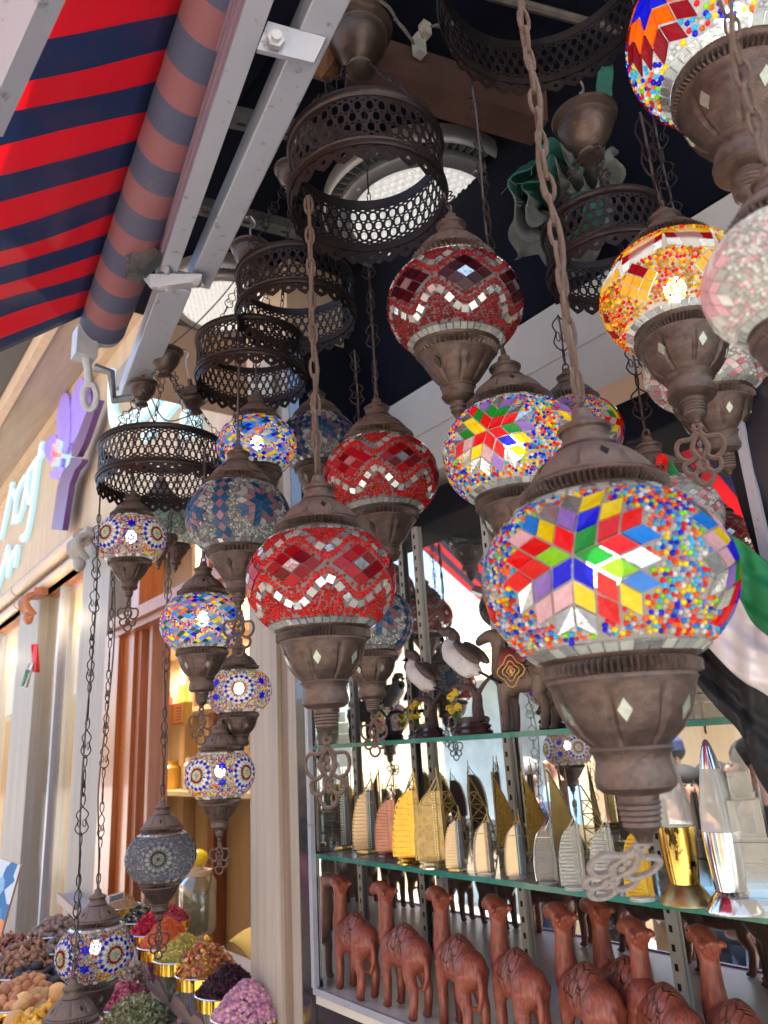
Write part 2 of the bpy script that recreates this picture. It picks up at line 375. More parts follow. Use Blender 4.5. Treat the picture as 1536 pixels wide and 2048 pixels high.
def g_rosette(seed,pal,w,nm=4,star=BLU,petal=WHT,ring=DRED,dia=BLU,sp=.055,off=0.,mid=GLD,ctr=CYA):
    g=Globe(seed); g.shell(); edge_tiles(g,WHT,36)
    for k in range(nm):
        p0=off+2*PI*k/nm; a0=.03
        g.tile(p0,a0,[ev(i+.5,4,.05) for i in range(4)],ctr)
        for rad,n_ in((.085,9),(.13,14)):
            for i in range(n_):
                e=ev(i,n_,rad); g.tile(p0,a0,[e+ev(q,5,.024) for q in range(5)],np.array((.85,.78,.35) if mid is GLD else mid)*g.rg.uniform(.6,1.1),mask=True)
        g.fill(np.array([p0+.16*math.cos(q) for q in np.arange(12)*PI/6]),np.array([a0+.19*math.sin(q) for q in np.arange(12)*PI/6]))
        n_=16
        def wedge(i,r0,r1,f,c,kind):
            a_=2*PI*i/n_; d=2*PI/n_*f/2
            if kind=='q': P=[(r0*math.cos(a_-d),r0*math.sin(a_-d)),(r1*math.cos(a_-d),r1*math.sin(a_-d)),(r1*math.cos(a_+d),r1*math.sin(a_+d)),(r0*math.cos(a_+d),r0*math.sin(a_+d))]
            else:
                rm=r0+(r1-r0)*.55; P=[(r0*math.cos(a_),r0*math.sin(a_)),(rm*math.cos(a_-d),rm*math.sin(a_-d)),(r1*math.cos(a_),r1*math.sin(a_)),(rm*math.cos(a_+d),rm*math.sin(a_+d))]
            P.sort(key=lambda q:0) ; g.tile(p0,a0,P,np.array(c)*g.rg.uniform(.8,1.1),inset=.9)
        for i in range(n_):
            wedge(i,.165,.225,.85,ring,'q'); wedge(i,.235,.40,1.05,petal,'d'); wedge(i+.5,.34,.47,.8,dia,'d')
            wedge(i,.42,.50,.7,petal,'d')
        for sy in(-.27,.27):
            for i in range(6):
                e1=ev(i,6,.085);e2=ev(i+1,6,.085); g.tile(p0+PI/nm,a0+sy,[(0,0),e1,e1+e2,e2],np.array(star),inset=.95)
    g.scatter(sp,pal,w); return g
def g_strips(seed,c1,c2,nm=8,sp=.05,pal=(CLR,WHT,GRY),w=(2,1,2)):
    g=Globe(seed); g.shell(); edge_tiles(g,GRY)
    for k in range(nm):
        p0=2*PI*k/nm
        if k%2==0:
            star_medallion(g,p0,.05,.145,[[c1],[c2,c2,c1],[c1,CLR,c2]],3,.5)
        else:
            h=.115; wd=.085
            for j in range(-6,7):
                for sgn in(-1,0,1):
                    if sgn==0 and j%2==0: g.tile(p0,0,[(-wd,j*h),(0,j*h-h),(wd,j*h),(0,j*h+h)],np.array(c2)*g.rg.uniform(.8,1.2))
                    elif sgn and j%2: g.tile(p0,0,[(sgn*wd-wd,j*h),(sgn*wd,j*h-h),(sgn*wd+wd,j*h),(sgn*wd,j*h+h)],np.array(c1)*g.rg.uniform(.8,1.2))
    g.scatter(sp,pal,w); return g
def g_checker(seed,P,pal,w,sp=.055,wd=.1,h=.062,band=.16,nw=5):
    g=Globe(seed); g.shell(); edge_tiles(g)
    n=int(2*PI/(2*wd)); wd=PI/n
    for j in range(-11,12):
        for k in range(n):
            x=(k+(j%2)*.5)*2*wd; y=j*h; wv=.22*math.sin(nw*x)
            if abs(y-wv)<band*.9 or abs(y-wv+.52)<band*.5: continue
            g.tile(x,y/.85,[(-wd*math.cos(y),0),(0,-h),(wd*math.cos(y),0),(0,h)],np.array(P[g.rg.integers(len(P))])*g.rg.uniform(.7,1.15))
    g.scatter(sp,pal,w); return g
def g_gold(seed):
    g=Globe(seed); g.shell(); edge_tiles(g)
    n=10
    for k in range(n):
        x=2*PI*k/n; y0=.24; W=PI/n
        for q,c in((-1,DRED),(0,GLD),(1,(.75,.8,.8))):
            sg=1 if k%2 else -1
            g.tile(x,(y0+q*.155)/.85,[(-W*.97,-.072-sg*.07),(W*.97,-.072+sg*.07),(W*.97,.072+sg*.07),(-W*.97,.072-sg*.07)],np.array([DRED,GLD,(.75,.8,.8)][(k+q)%3])*g.rg.uniform(.8,1.2))
    for k in range(6):
        x=2*PI*k/6+.3
        for i in range(3):
            for j in range(3):
                cx=(i-j)*.095;cy=(i+j-2)*.10
                g.tile(x,-.33,[(cx-.095,cy),(cx,cy-.10),(cx+.095,cy),(cx,cy+.10)],[DRED,GLD,DRED,GLD,(.8,.45,.05)][g.rg.integers(5)])
    g.scatter(.05,[GLD,RED,ORG,AMB,YEL],[4,3,1.5,3,1.5],hole=True); return g
# ------------------------------------------------------------------ metal parts (unit = globe radius)
CAPP=[(.56,.60),(.60,.60),(.615,.63),(.60,.665),(.575,.675),(.585,.69),(.60,.715),(.60,.785),(.575,.80),(.56,.82),(.568,.84),(.55,.86),(.53,.88),(.505,.93),(.45,1.0),(.38,1.065),(.30,1.12),(.25,1.15),(.265,1.17),(.24,1.19),(.215,1.22),(.20,1.27),(.205,1.31),(.23,1.33),(.235,1.36),(.20,1.39),(.13,1.42),(.10,1.45),(.085,1.53),(.045,1.56),(.001,1.56)]
CUPA=[(.56,-.60),(.60,-.60),(.625,-.63),(.605,-.66),(.58,-.68),(.60,-.705),(.60,-.785),(.575,-.80),(.59,-.83),(.57,-.86),(.555,-.90),(.53,-1.0),(.48,-1.12),(.41,-1.22),(.33,-1.29),(.30,-1.32),(.325,-1.345),(.295,-1.38),(.28,-1.43),(.295,-1.50),(.31,-1.56),(.30,-1.62),(.25,-1.66),(.16,-1.68),(.155,-1.72),(.17,-1.735),(.15,-1.75),(.165,-1.775),(.145,-1.79),(.16,-1.815),(.14,-1.83),(.155,-1.855),(.135,-1.87),(.145,-1.90),(.12,-1.93),(.08,-1.96),(.05,-2.02),(.001,-2.03)]
CUPB=[(.56,-.60),(.60,-.60),(.625,-.63),(.605,-.66),(.58,-.68),(.595,-.705),(.58,-.77),(.56,-.79),(.565,-.82),(.53,-.86),(.48,-.95),(.41,-1.06),(.34,-1.16),(.27,-1.23),(.24,-1.26),(.265,-1.285),(.24,-1.31),(.235,-1.38),(.25,-1.43),(.21,-1.49),(.13,-1.52),(.12,-1.56),(.135,-1.59),(.11,-1.62),(.12,-1.66),(.085,-1.70),(.05,-1.76),(.06,-1.79),(.03,-1.83),(.001,-1.85)]
def ribmod(rows,fl,n):
    def f(i,r,z,a):
        d=0
        if i in rows: d+=.034*(1 if int(round(a/(2*PI)*n))%2 else -1)
        if fl[0]<=i<=fl[1]:
            c=abs(math.cos(4*a)); d-=.075*r*max(0,(c-.95)/.05)
        return d
    return f
def diamonds(mb,prof,z0,hw,hh,num,off,ph0=0,mi=1,flip=False):
    def rad(z):
        for (r1,z1),(r2,z2) in zip(prof,prof[1:]):
            if (z1-z)*(z2-z)<=0 and z1!=z2: return r1+(r2-r1)*(z-z1)/(z2-z1)
        return prof[0][0]
    for k in range(num):
        a0=ph0+2*PI*k/num; 
        vs=[]
        for o in(off,-.02):
            for dx,dz in((hw,0),(0,hh),(-hw,0),(0,-hh)):
                z=z0+dz; r=rad(z)+o; a=a0+dx/r; vs.append((r*math.cos(a),r*math.sin(a),z))
        mb.add(vs,[(0,1,2,3),(0,4,5,1),(1,5,6,2),(2,6,7,3),(3,7,4,0)],mi)
_mc={}
def metal_mesh(kind,detail,inlay):
    key=(kind,detail,inlay)
    if key in _mc: return _mc[key]
    n=160 if detail else 96; mb=MB()
    if kind=='cap': P=CAPP; mb.lathe(P,n,ribmod((6,7),(12,16),n)); diamonds(mb,P,.985,.04,.065,4 if not detail else 5,.006,.5,1)
    elif kind=='cupA': P=CUPA; mb.lathe(P,n,ribmod((5,6),(11,14),n)); diamonds(mb,P,-1.06,.055,.085,6,.01,.2,2)
    else:
        P=CUPB; mb.lathe(P,n,ribmod((5,6),(10,13),n)); diamonds(mb,P,-1.0,.045,.085,6,.006,.2,1)
    o=mb.build('tmp',[BR,BLACK,MIRD],smooth_=True); me=o.data; bpy.data.objects.remove(o); me.name=kind; _mc[key]=me; return me
def pend_paths():
    A=[(-.02,-.12),(-.09,-.21),(-.23,-.22),(-.28,-.32),(-.25,-.45),(-.15,-.52),(-.07,-.47),(-.10,-.37),(-.07,-.26)]
    B=[(-.13,-.52),(-.21,-.56),(-.20,-.67),(-.12,-.71),(-.04,-.64),(-.05,-.54)]
    Cc=[(-.10,-.70),(-.10,-.79),(-.04,-.86),(.04,-.86),(.10,-.79),(.10,-.70)]
    D=[(0,-.16),(-.085,-.33),(-.04,-.47),(0,-.52),(.04,-.47),(.085,-.33)]
    E_=[(0,-.52),(-.05,-.6),(0,-.68),(.05,-.6)]
    mir=lambda p:[(-x,z) for x,z in p]
    return [(A,0),(mir(A),0),(B,0),(mir(B),0),(Cc,0),(D,1),(E_,1),([(.045*math.cos(a),-.06+.045*math.sin(a)) for a in np.arange(8)*PI/4],1)]
def pendant_mesh(r=.026):
    mb=MB()
    for p,c in pend_paths(): mb.tube(smooth([(x,0,z) for x,z in p],4,bool(c)),r,6,bool(c))
    for z in(-.30,-.40): mb.ell((0,0,z),(.035,.022,.05),8,6)
    mb.ell((0,0,-.6),(.045,.028,.04),8,6)
    return mb
def chain_mb(A,B,kind='ornate',L=.07,r=.0013,cable=True,wig=.006,dens=1.):
    """chain from A (top) down to B with a cable beside it, world coordinates"""
    A=Vector(A);B=Vector(B); mb=MB(); cb=MB(); d=B-A; ln=d.length; x,y,z=frame(A,B,(0,1,0))
    ph=random.random()*6; n=max(1,int(ln/L))
    def P(s_): return A+d*s_
    for i in range(n):
        s0=i/n; o=P(s0); u=d/n; tw=ph+ (i%2)*.5+random.uniform(-.35,.35); X=x*math.cos(tw)+y*math.sin(tw)
        if kind=='ornate':
            for sg in(-1,1):
                pts=[(0,.0),(.06,.07),(.17,.14),(.22,.24),(.14,.35),(.19,.46),(.24,.56),(.15,.67),(.05,.71),(0,.76)]
                mb.tube(smooth([o+X*(sg*a*L*.85)+u*b for a,b in pts],3),r,5)
                c=[(.075+.05*math.cos(q),.44+.10*math.sin(q)) for q in np.arange(7)*2*PI/7]
                mb.tube([o+X*(sg*a*L)+u*b for a,b in c],r*.8,4,True)
            Y=d.normalized().cross(X)
            mb.tube([o+Y*(.06*L*math.cos(q))+u*(.84+.17*math.sin(q)) for q in np.arange(8)*PI/4],r,4,True)
        else:
            X2=X if i%2 else d.normalized().cross(X)
            mb.tube([o+X2*(.22*L*math.cos(q))+u*(.5+.62*math.sin(q)) for q in np.arange(10)*PI/5],r*1.15,5,True)
    if cable:
        pts=[]; m=max(6,int(ln/(.05 if kind=='ornate' else .025)))
        for i in range(m+1):
            s_=i/m; e=min(1,4*s_,4*(1-s_)); a=s_*ln*(9 if kind=='ornate' else 30)+ph
            pts.append(P(s_)+x*(wig*math.sin(a)*e)+y*(wig*math.cos(a*1.3)*e))
        cb.tube(smooth(pts,3),r*1.5,6)
    return mb,cb
GMESH={}
def lamp(name_lbl,px,py,t,Rr,gm,cup='A',top=None,chain='ornate',pend=True,tilt=(0,0),rot=0.,light=0,lc=(1,.92,.8),detail=False,group='mosaic lamps hung in front of the shop',chL=.06,chr_=.0015,pend_rot=(0,0,0),cable=True,cap_mat=None,wig=.006,pr_=.026,loc=None,pend_face=True):
    loc=Vector(loc) if loc is not None else un(px,py,t)
    rt=root('mosaic_lamp',loc,name_lbl,'hanging lamp',group,(tilt[0],tilt[1],rot),Rr)
    M=mw(rt); Mi=M.inverted()
    def part(nm,me,m=None):
        o=bpy.data.objects.new(nm,me); COL.objects.link(o); o.parent=rt; return o
    part('glass_globe',GMESH[gm]); part('metal_cap',metal_mesh('cap',detail,0)); part('metal_cup',metal_mesh('cup'+cup,detail,0))
    tz=1.56; zt=-2.03 if cup=='A' else -1.85
    if pend:
        mb=pendant_mesh(pr_)
        Pm=Matrix.Translation((0,0,zt+.02))@Matrix.Rotation(pend_rot[2],4,'Z')@Matrix.Rotation(pend_rot[0],4,'X')@Matrix.Rotation(pend_rot[1],4,'Y')
        if pend_face:   # the flat charm hangs facing the street
            d=loc-CAM; Pm=Matrix.Translation((0,0,zt+.02))@Matrix.Rotation(-rot+math.atan2(d.y,d.x)-PI/2+pend_rot[2],4,'Z')@Matrix.Rotation(pend_rot[0],4,'X')@Matrix.Rotation(pend_rot[1],4,'Y')
        mb.v=[tuple(Pm@Vector(v)) for v in mb.v]; mb.build('filigree_pendant',GREYD if pend=='dust' else DUSTY if pend=='brown' else BR,rt,smooth_=True)
    # cone sleeve and top ring
    mb=MB(); mb.tube([(.07*math.cos(a),0,1.60+.085*math.sin(a)) for a in np.arange(12)*PI/6],.02,6,True); mb.build('hanging_loop',BR,rt,smooth_=True)
    if top is not None:
        A=Vector(top); B=M@Vector((0,0,1.66))
        ch,cb=chain_mb(A,B,chain,chL,chr_,cable,wig)
        ch.build('chain',DUSTY if chain=='link' else BRS,rt,Minv=Mi,smooth_=True)
        if cable: cb.build('cable',DUSTY if chain=='link' else CABLE,rt,Minv=Mi,smooth_=True)
    if light:
        rb=Rr*.17; e_=light/(4*PI*PI*rb*rb); key=('bulb',round(e_,2),lc)
        if key not in _mc: _mc[key]=emis('glowing_bulb',lc,e_)
        bl=MB(); bl.ell((0,0,.10),(.15,.15,.19),12,8); bl.build('light_bulb',_mc[key],rt,smooth_=True)
    return rt
def above(loc,z):  # a hanging point straight above
    return Vector((loc[0],loc[1],z))
# ------------------------------------------------------------------ pierced rings
def ring_frame(lbl,cx,cy,z,rad,H,cup_z,detail=1,ncell=44,hook=True,three=(0.3,2.4,4.5),cupR=.045,tilt=(0,0),hem=True,chain=True):
    rt=root('hanging_ring',(cx,cy,z),lbl,'lamp ring','pierced copper rings that carry the lamps',(tilt[0],tilt[1],0))
    th=.0016
    mb=MB(); rows=3; cw=2*PI/ncell; z0=H*.22; ch_=H*.56/rows
    NP=12
    def plate(a0,zc,w,h,outf,inf):
        vs=[];
        for rr in(rad,rad-th):
            for k in range(NP):
                q=2*PI*k/NP
                for fn in(outf,inf):
                    x,y=fn(q); a=a0+x*w; vs.append((rr*math.cos(a),rr*math.sin(a),zc+y*h))
        fs=[]
        for k in range(NP):
            j=(k+1)%NP; o=NP*2
            fs+=[(2*k,2*j,2*j+1,2*k+1),(o+2*k,o+2*k+1,o+2*j+1,o+2*j),(2*k+1,2*j+1,o+2*j+1,o+2*k+1)]
        mb.add(vs,fs)
    def rect(q):
        c,s_=math.cos(q),math.sin(q); m=max(abs(c),abs(s_)); return c/m*.5,s_/m*.5
    def hour(q): rho=.25+.17*math.sin(q)**2; return rho*math.cos(q)*1.15,rho*math.sin(q)
    for j in range(rows):
        for i in range(ncell): plate((i+.5*(j%2))*cw,z0+(j+.5)*ch_,cw,ch_,rect,hour)
    def tri(q): 
        rho=.16+.05*math.cos(3*(q-PI/2)); return rho*math.cos(q)*1.3,rho*math.sin(q)-.02
    for zz,fl in((z0-H*.035,1),(z0+3*ch_+H*.035,1)):
        for i in range(ncell): plate(i*cw,zz,cw,H*.07,rect,lambda q:(.2*math.cos(q),.25*math.sin(q)))
    if hem:
        nh=int(ncell*.55); hw=2*PI/nh; hh=H*.26
        def lobe(q):
            c,s_=math.cos(q),math.sin(q)
            if s_>=-.01: return rect(q)
            k=.5*(1-.25*abs(c)) ; return c*.48,s_*k*(1.05 if abs(c)<.5 else .9)
        for i in range(nh): plate((i+.5)*hw,-hh*.45,hw,hh,lobe,lambda q:(.13*math.cos(q),.16*math.sin(q)+.1*(abs(math.sin(q))-.5)))
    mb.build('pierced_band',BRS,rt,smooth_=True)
    nn=ncell*6
    rm=MB()
    def bead(i,r,z_,a): return (.0013*(1 if int(round(a/(2*PI)*nn))%2 else -1)) if i==3 else 0
    for zz,sg in((0,1),(H,-1)):
        prof=[(rad-.004,zz),(rad+.003,zz),(rad+.0045,zz+sg*H*.03),(rad+.0045,zz+sg*H*.07),(rad+.002,zz+sg*H*.10),(rad+.004,zz+sg*H*.12),(rad+.001,zz+sg*H*.145),(rad-.002,zz+sg*H*.145),(rad-.004,zz)]
        rm.lathe(prof,nn if detail else ncell*2,bead if detail else None)
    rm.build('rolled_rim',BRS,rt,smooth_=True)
    if cupR:
        top=cup_z-z; cm=MB(); s_=cupR/.045
        prof=[(.001,-.064),(.012,-.064),(.021,-.058),(.018,-.050),(.013,-.045),(.020,-.040),(.029,-.030),(.038,-.016),(.042,-.004),(.043,.004),(.041,.008),(.050,.013),(.051,.018),(.046,.021),(.018,.026),(.008,.030),(.006,.05),(.001,.05)]
        cm.lathe([(a*s_,top+b*s_) for a,b in prof],64,lambda i,r,z_,a: .0008*(1 if int(round(a/(2*PI)*64))%2 else -1) if i==9 else 0)
        cm.build('canopy_cup',BR,rt,smooth_=True)
        if hook:
            hm=MB(); hm.tube(smooth([(0,0,top+.05*s_),(0.0,0,top+.075),(.010,0,top+.085),(.012,0,top+.10),(0,0,top+.112),(-.012,0,top+.105)],4),.0022,6); hm.build('hook',STEEL,rt,smooth_=True)
        if chain:
            for a in three:
                Aw=Vector((.018*math.cos(a),.018*math.sin(a),top-.05*s_)); Bw=Vector((rad*math.cos(a),rad*math.sin(a),H))
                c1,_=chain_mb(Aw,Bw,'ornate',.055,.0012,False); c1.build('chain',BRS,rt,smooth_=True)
    return rt
def zat(loc,py):
    lo,hi=.2,4.
    for _ in range(40):
        m=(lo+hi)/2
        d=Vector((loc[0],loc[1],m))-CAM
        if d.dot(CF)<=.05: hi=m; continue
        if pr((loc[0],loc[1],m))[1]>py: lo=m
        else: hi=m
    return lo
def topat(px,py,t,ty):
    l=un(px,py,t); return Vector((l[0],l[1],zat(l,ty)))
MW=(4,3,4,4,4,1.2,2,2,.6,1.5)
GMESH['multi_star']=g_star(1,4,.178,.046,off=0.,rot=.35,w=(3,3,3.5,3.5,3.5,1.2,4,3,1,2.5),pals=[[RED,YEL,LIM,BLU,GRN,YEL],[RED,BLU,PNK,YEL,LIL,LIM,PNK,RED],[MIR,MIR,MIR,MIR,YEL,RED,SKY,PNK]]).build('glass_globe',GRT)
GMESH['multi_star_b']=g_star(2,4,.178,.05,off=.0,rot=.1,pals=[[RED,YEL,LIM,RED],[RED,BLU,PNK,YEL,GRN,PNK],[MIR,MIR,MIR,YEL,RED,LIL]]).build('glass_globe',GRT)
GMESH['red_wave']=g_wave(3,RED,(.55,.02,.01),(.42,.006,.015)).build('glass_globe',GRT)
GMESH['dark_wave']=g_wave(4,(.40,.012,.018),(.22,.008,.012),(.07,.006,.012)).build('glass_globe',GRG)
GMESH['orange_star']=g_star(5,4,.19,.058,pals=[[BLU],[ORG],[DRED]],off=.1,rot=.5,pal=[BLU,CYA,RED,ORG,YEL,LIM,CLR,WHT],w=(3,3,2,1.5,2.5,.6,2,3)).build('glass_globe',GRT)
GMESH['red_gold']=g_gold(6).build('glass_globe',GRT)
GMESH['pink_clear']=g_star(7,4,.165,.06,pals=[[PNK],[PNK,WHT],[CLR,PNK,WHT]],pal=[WHT,CLR,PNK],w=(3,3,1)).build('glass_globe',GRT)
GMESH['pink_red']=g_checker(8,[PNK,WHT,CLR,(.7,.25,.3)],[WHT,CLR,PNK],(3,2,1)).build('glass_globe',GRT)
GMESH['blue_pink']=g_strips(9,TEA,DPK).build('glass_globe',GRG)
GMESH['blue_pink_b']=g_strips(10,(.02,.09,.22),(.30,.18,.24),10).build('glass_globe',GRG)
GMESH['rosette']=g_rosette(11,[YEL,ORG,RED,AMB,CLR,BLU,GRY,WHT],(1.6,1,1,1,3,1.6,2,1),star=BLU,off=.3).build('glass_globe',GRT)
GMESH['rosette_b']=g_rosette(12,[YEL,ORG,RED,AMB,CLR,BLU,GRY,WHT],(1.6,1,1,1,3,1.6,2,1),star=BLU,ring=(.5,.01,.02),off=-.25).build('glass_globe',GRT)
GMESH['checker']=g_checker(13,[BLU,SKY,(.15,.3,.7),(.25,.35,.5),ORG,YEL,CLR,(.02,.1,.08),LIL],[BLU,SKY,RED,ORG,YEL,CLR],(2,2,2,2,3,1)).build('glass_globe',GRT)
GMESH['silver']=g_rosette(14,[GRY,(.28,.28,.42),CLR],(3,4,2),star=GRY,petal=(.5,.56,.53),ring=BK,dia=(.2,.2,.28),mid=CLR,ctr=BK,off=.5).build('glass_globe',GRG)
GMESH['jade']=g_rosette(15,[(.35,.55,.45),WHT,(.2,.35,.3)],(3,2,1),star=(.5,.7,.6),petal=(.6,.75,.68),ring=(.2,.4,.33),dia=(.3,.5,.42),mid=WHT,ctr=WHT,off=.5).build('glass_globe',GRT)
def az(px,py,t):  # local angle of the side that faces the street
    d=CAM-un(px,py,t); return math.atan2(d.y,d.x)
LAMPS=[
 # label, px,py,t,R, globe, cup, top, kind, pend, tilt, facing extra, light, detail
 dict(n='largest multicoloured mosaic lamp in the foreground with a flower of coloured diamonds',px=1212,py=1160,t=.62,Rr=.0985,gm='multi_star',cup='A',topy=-260,chain='link',pend='dust',pr=(.95,.25,.35),face=-.20,light=0.07,detail=True,chL=.026,chr=.0019,wig=.004),
 dict(n='bright red mosaic lamp, the lower and nearer of the two bright red ones',px=643,py=1165,t=1.08,Rr=.1045,gm='red_wave',cup='A',topy=395,chain='link',pend=True,face=-.37,light=0,detail=True,chL=.030,chr=.0021,wig=.004),
 dict(n='bright red mosaic lamp directly behind and above the nearest red lamp',px=762,py=957,t=1.40,Rr=.1045,gm='red_wave',cup='B',topy=510,chain='ornate',pend=False,face=.38,light=0),
 dict(n='dark ruby mosaic lamp with unlit maroon diamonds hanging highest under the central copper ring',px=909,py=614,t=1.18,Rr=.1035,gm='dark_wave',cup='B',topy=385,chain='ornate',pend=False,tilt=(-.03,.10),face=.2,light=0),
 dict(n='multicoloured mosaic lamp with a flower of diamonds, half hidden behind the largest lamp neck',px=1030,py=908,t=1.12,Rr=.1045,gm='multi_star_b',cup='A',topy=130,chain='ornate',pend=False,face=-.32,light=0.165,detail=True),
 dict(n='multicoloured mosaic lamp whose right edge alone shows behind the largest lamp neck',px=1150,py=868,t=1.27,Rr=.078,gm='multi_star_b',cup='B',topy=630,chain='ornate',pend=False,face=1.2,light=0.033),
 dict(n='lit mosaic lamp with a blue and orange star, cut by the top right corner',px=1472,py=62,t=.85,Rr=.115,gm='orange_star',cup='A',topy=-300,chain='ornate',pend=False,tilt=(-.05,-.10),face=-.74,light=0.38,lc=(.85,.95,1),detail=True),
 dict(n='red and gold mosaic lamp with a large filigree charm hanging below it',px=1352,py=592,t=.93,Rr=.0885,gm='red_gold',cup='A',topy=225,chain='ornate',pend='brown',pr=(0,0,.0),tilt=(-.06,-.10),face=.3,light=0.2,detail=True,prr=.034),
 dict(n='out of focus pale pink mosaic lamp cut by the right edge of the picture',px=1590,py=556,t=.46,Rr=.052,gm='pink_clear',cup='A',topy=-300,chain='link',pend=False,face=.2,light=0.033,chL=.02),
 dict(n='pale pink and clear mosaic lamp hidden behind the red and gold lamp',px=1412,py=730,t=1.12,Rr=.088,gm='pink_red',cup='A',topy=-100,chain='ornate',pend=False,face=.2,light=0.066,tilt=(0,-.05)),
 dict(n='pale beaded mosaic lamp peeking out right of the largest lamp, in front of the flag',px=1322,py=1040,t=1.12,Rr=.086,gm='pink_red',cup='B',topy=690,chain='ornate',pend=False,face=.9,light=0),
 dict(n='smoky blue and mauve diamond mosaic lamp left of the nearest red lamp',px=477,py=1036,t=1.56,Rr=.1045,gm='blue_pink',cup='B',topy=640,chain='ornate',pend=True,face=.44,light=0),
 dict(n='small brightly lit blue and yellow mosaic lamp behind the smoky blue one',px=514,py=893,t=1.72,Rr=.088,gm='checker',cup='A',topy=640,chain='ornate',pend=False,face=.1,light=.16,lc=(1,1,1)),
 dict(n='dark blue mosaic lamp behind the dusty chain of the nearest red lamp',px=637,py=885,t=1.85,Rr=.095,gm='blue_pink_b',cup='A',topy=560,chain='ornate',pend=False,face=.1,light=0),
 dict(n='small mosaic lamp with blue stars between white rosettes, under the left copper ring',px=262,py=1080,t=1.88,Rr=.084,gm='rosette',cup='B',topy=905,chain='ornate',pend=True,face=.485,light=0.0726),
 dict(n='multicoloured checkered mosaic lamp with a bright glow, left of the nearest red lamp',px=405,py=1246,t=1.60,Rr=.0855,gm='checker',cup='A',topy=900,chain='ornate',pend=True,face=1.1,light=0.165),
 dict(n='mosaic lamp showing one full red rimmed rosette, beside the grey pillar',px=478,py=1383,t=1.78,Rr=.0743,gm='rosette_b',cup='A',topy=1120,chain='ornate',pend=False,face=.25,light=0.0828),
 dict(n='mosaic lamp with its white rosette at the left, below the red rimmed rosette lamp',px=440,py=1549,t=1.70,Rr=.0758,gm='rosette',cup='B',topy=1200,chain='ornate',pend=True,face=-1.02,light=0.066),
 dict(n='silver grey beaded mosaic lamp hanging in front of the spice window',px=322,py=1712,t=1.88,Rr=.084,gm='silver',cup='B',topy=1020,chain='ornate',pend=True,face=.5+.5,light=0,chL=.085),
 dict(n='mosaic lamp with a large white and maroon rosette hanging lowest over the spice bowls',px=190,py=1903,t=1.72,Rr=.0835,gm='rosette',cup='A',topy=1060,chain='ornate',pend=True,face=.24,light=0.0264,chL=.075,wig=.014),
 dict(n='mosaic lamp cut by the bottom edge so that only its brown cap shows',px=138,py=2108,t=1.5,Rr=.0855,gm='rosette',cup='A',topy=985,chain='ornate',pend=False,face=0,light=0,chL=.075),
 dict(n='blue and mauve diamond mosaic lamp hidden behind the nearest red lamp',px=737,py=1246,t=1.42,Rr=.083,gm='blue_pink',cup='A',topy=700,chain='ornate',pend=True,face=.3,light=0),
 dict(n='white and yellow mosaic lamp seen through the gap behind the left copper ring',px=352,py=1062,t=2.45,Rr=.075,gm='jade',cup='B',topy=850,chain='ornate',pend=False,face=0,light=0.0495),
 dict(n='jade green mosaic lamp almost hidden behind the blue starred lamp under the left ring',px=320,py=1038,t=2.28,Rr=.085,gm='jade',cup='B',topy=905,chain='ornate',pend=False,face=.4,light=0),
]
for d in LAMPS:
    l=un(d['px'],d['py'],d['t'])
    lamp(d['n'],d['px'],d['py'],d['t'],d['Rr'],d['gm'],d['cup'],top=(l[0],l[1],max(zat(l,d['topy']),l[2]+d['Rr']*1.9)),chain=d['chain'],pend=d['pend'],
      tilt=d.get('tilt',(0,0)),rot=az(d['px'],d['py'],d['t'])+d['face']-PI*0,light=d['light'],lc=d.get('lc',(1,.94,.84)),detail=d.get('detail',False),
      chL=d.get('chL',.07),chr_=d.get('chr',.0013),pend_rot=d.get('pr',(0,0,0)),wig=d.get('wig',.006),pr_=d.get('prr',.028))
# rings
l2=(.672,.868)
ring_frame('central pierced copper ring with scalloped hem, the ruby and red lamps hang from it',.672,.868,2.50,.135,.115,zat(l2,80),three=(.9,2.9,5.0),cupR=.058)
p=un(592,610,1.66); ring_frame('pierced copper ring just below left of the central ring',p.x,p.y,p.z-.03,.128,.10,zat(p,350),cupR=.038,three=(1.3,3.3,5.3))
p=un(503,738,1.80); ring_frame('pierced copper ring third from the top, above the small lit blue lamp',p.x,p.y,p.z-.03,.128,.10,zat(p,508),three=(.3,2.2,4.2))
p=un(325,935,1.87); ring_frame('wide pierced copper ring lowest on the left, in front of the neighbour sign',p.x,p.y,p.z-.045,.150,.10,zat(p,715),cupR=.04,three=(.3,1.5,3.6,5.),ncell=56)
p=un(1215,510,1.24); ring_frame('pierced copper ring on the right, behind the red and gold lamp',p.x,p.y,p.z-.03,.098,.085,zat(p,255),cupR=.05,three=(.3,2.2,3.9),ncell=40)
p=un(1093,-45,1.20); ring_frame('largest pierced copper ring, cut off by the top edge of the picture',p.x,p.y,p.z-.035,.172,.10,p.z+.4,three=(0,2,4),ncell=60)
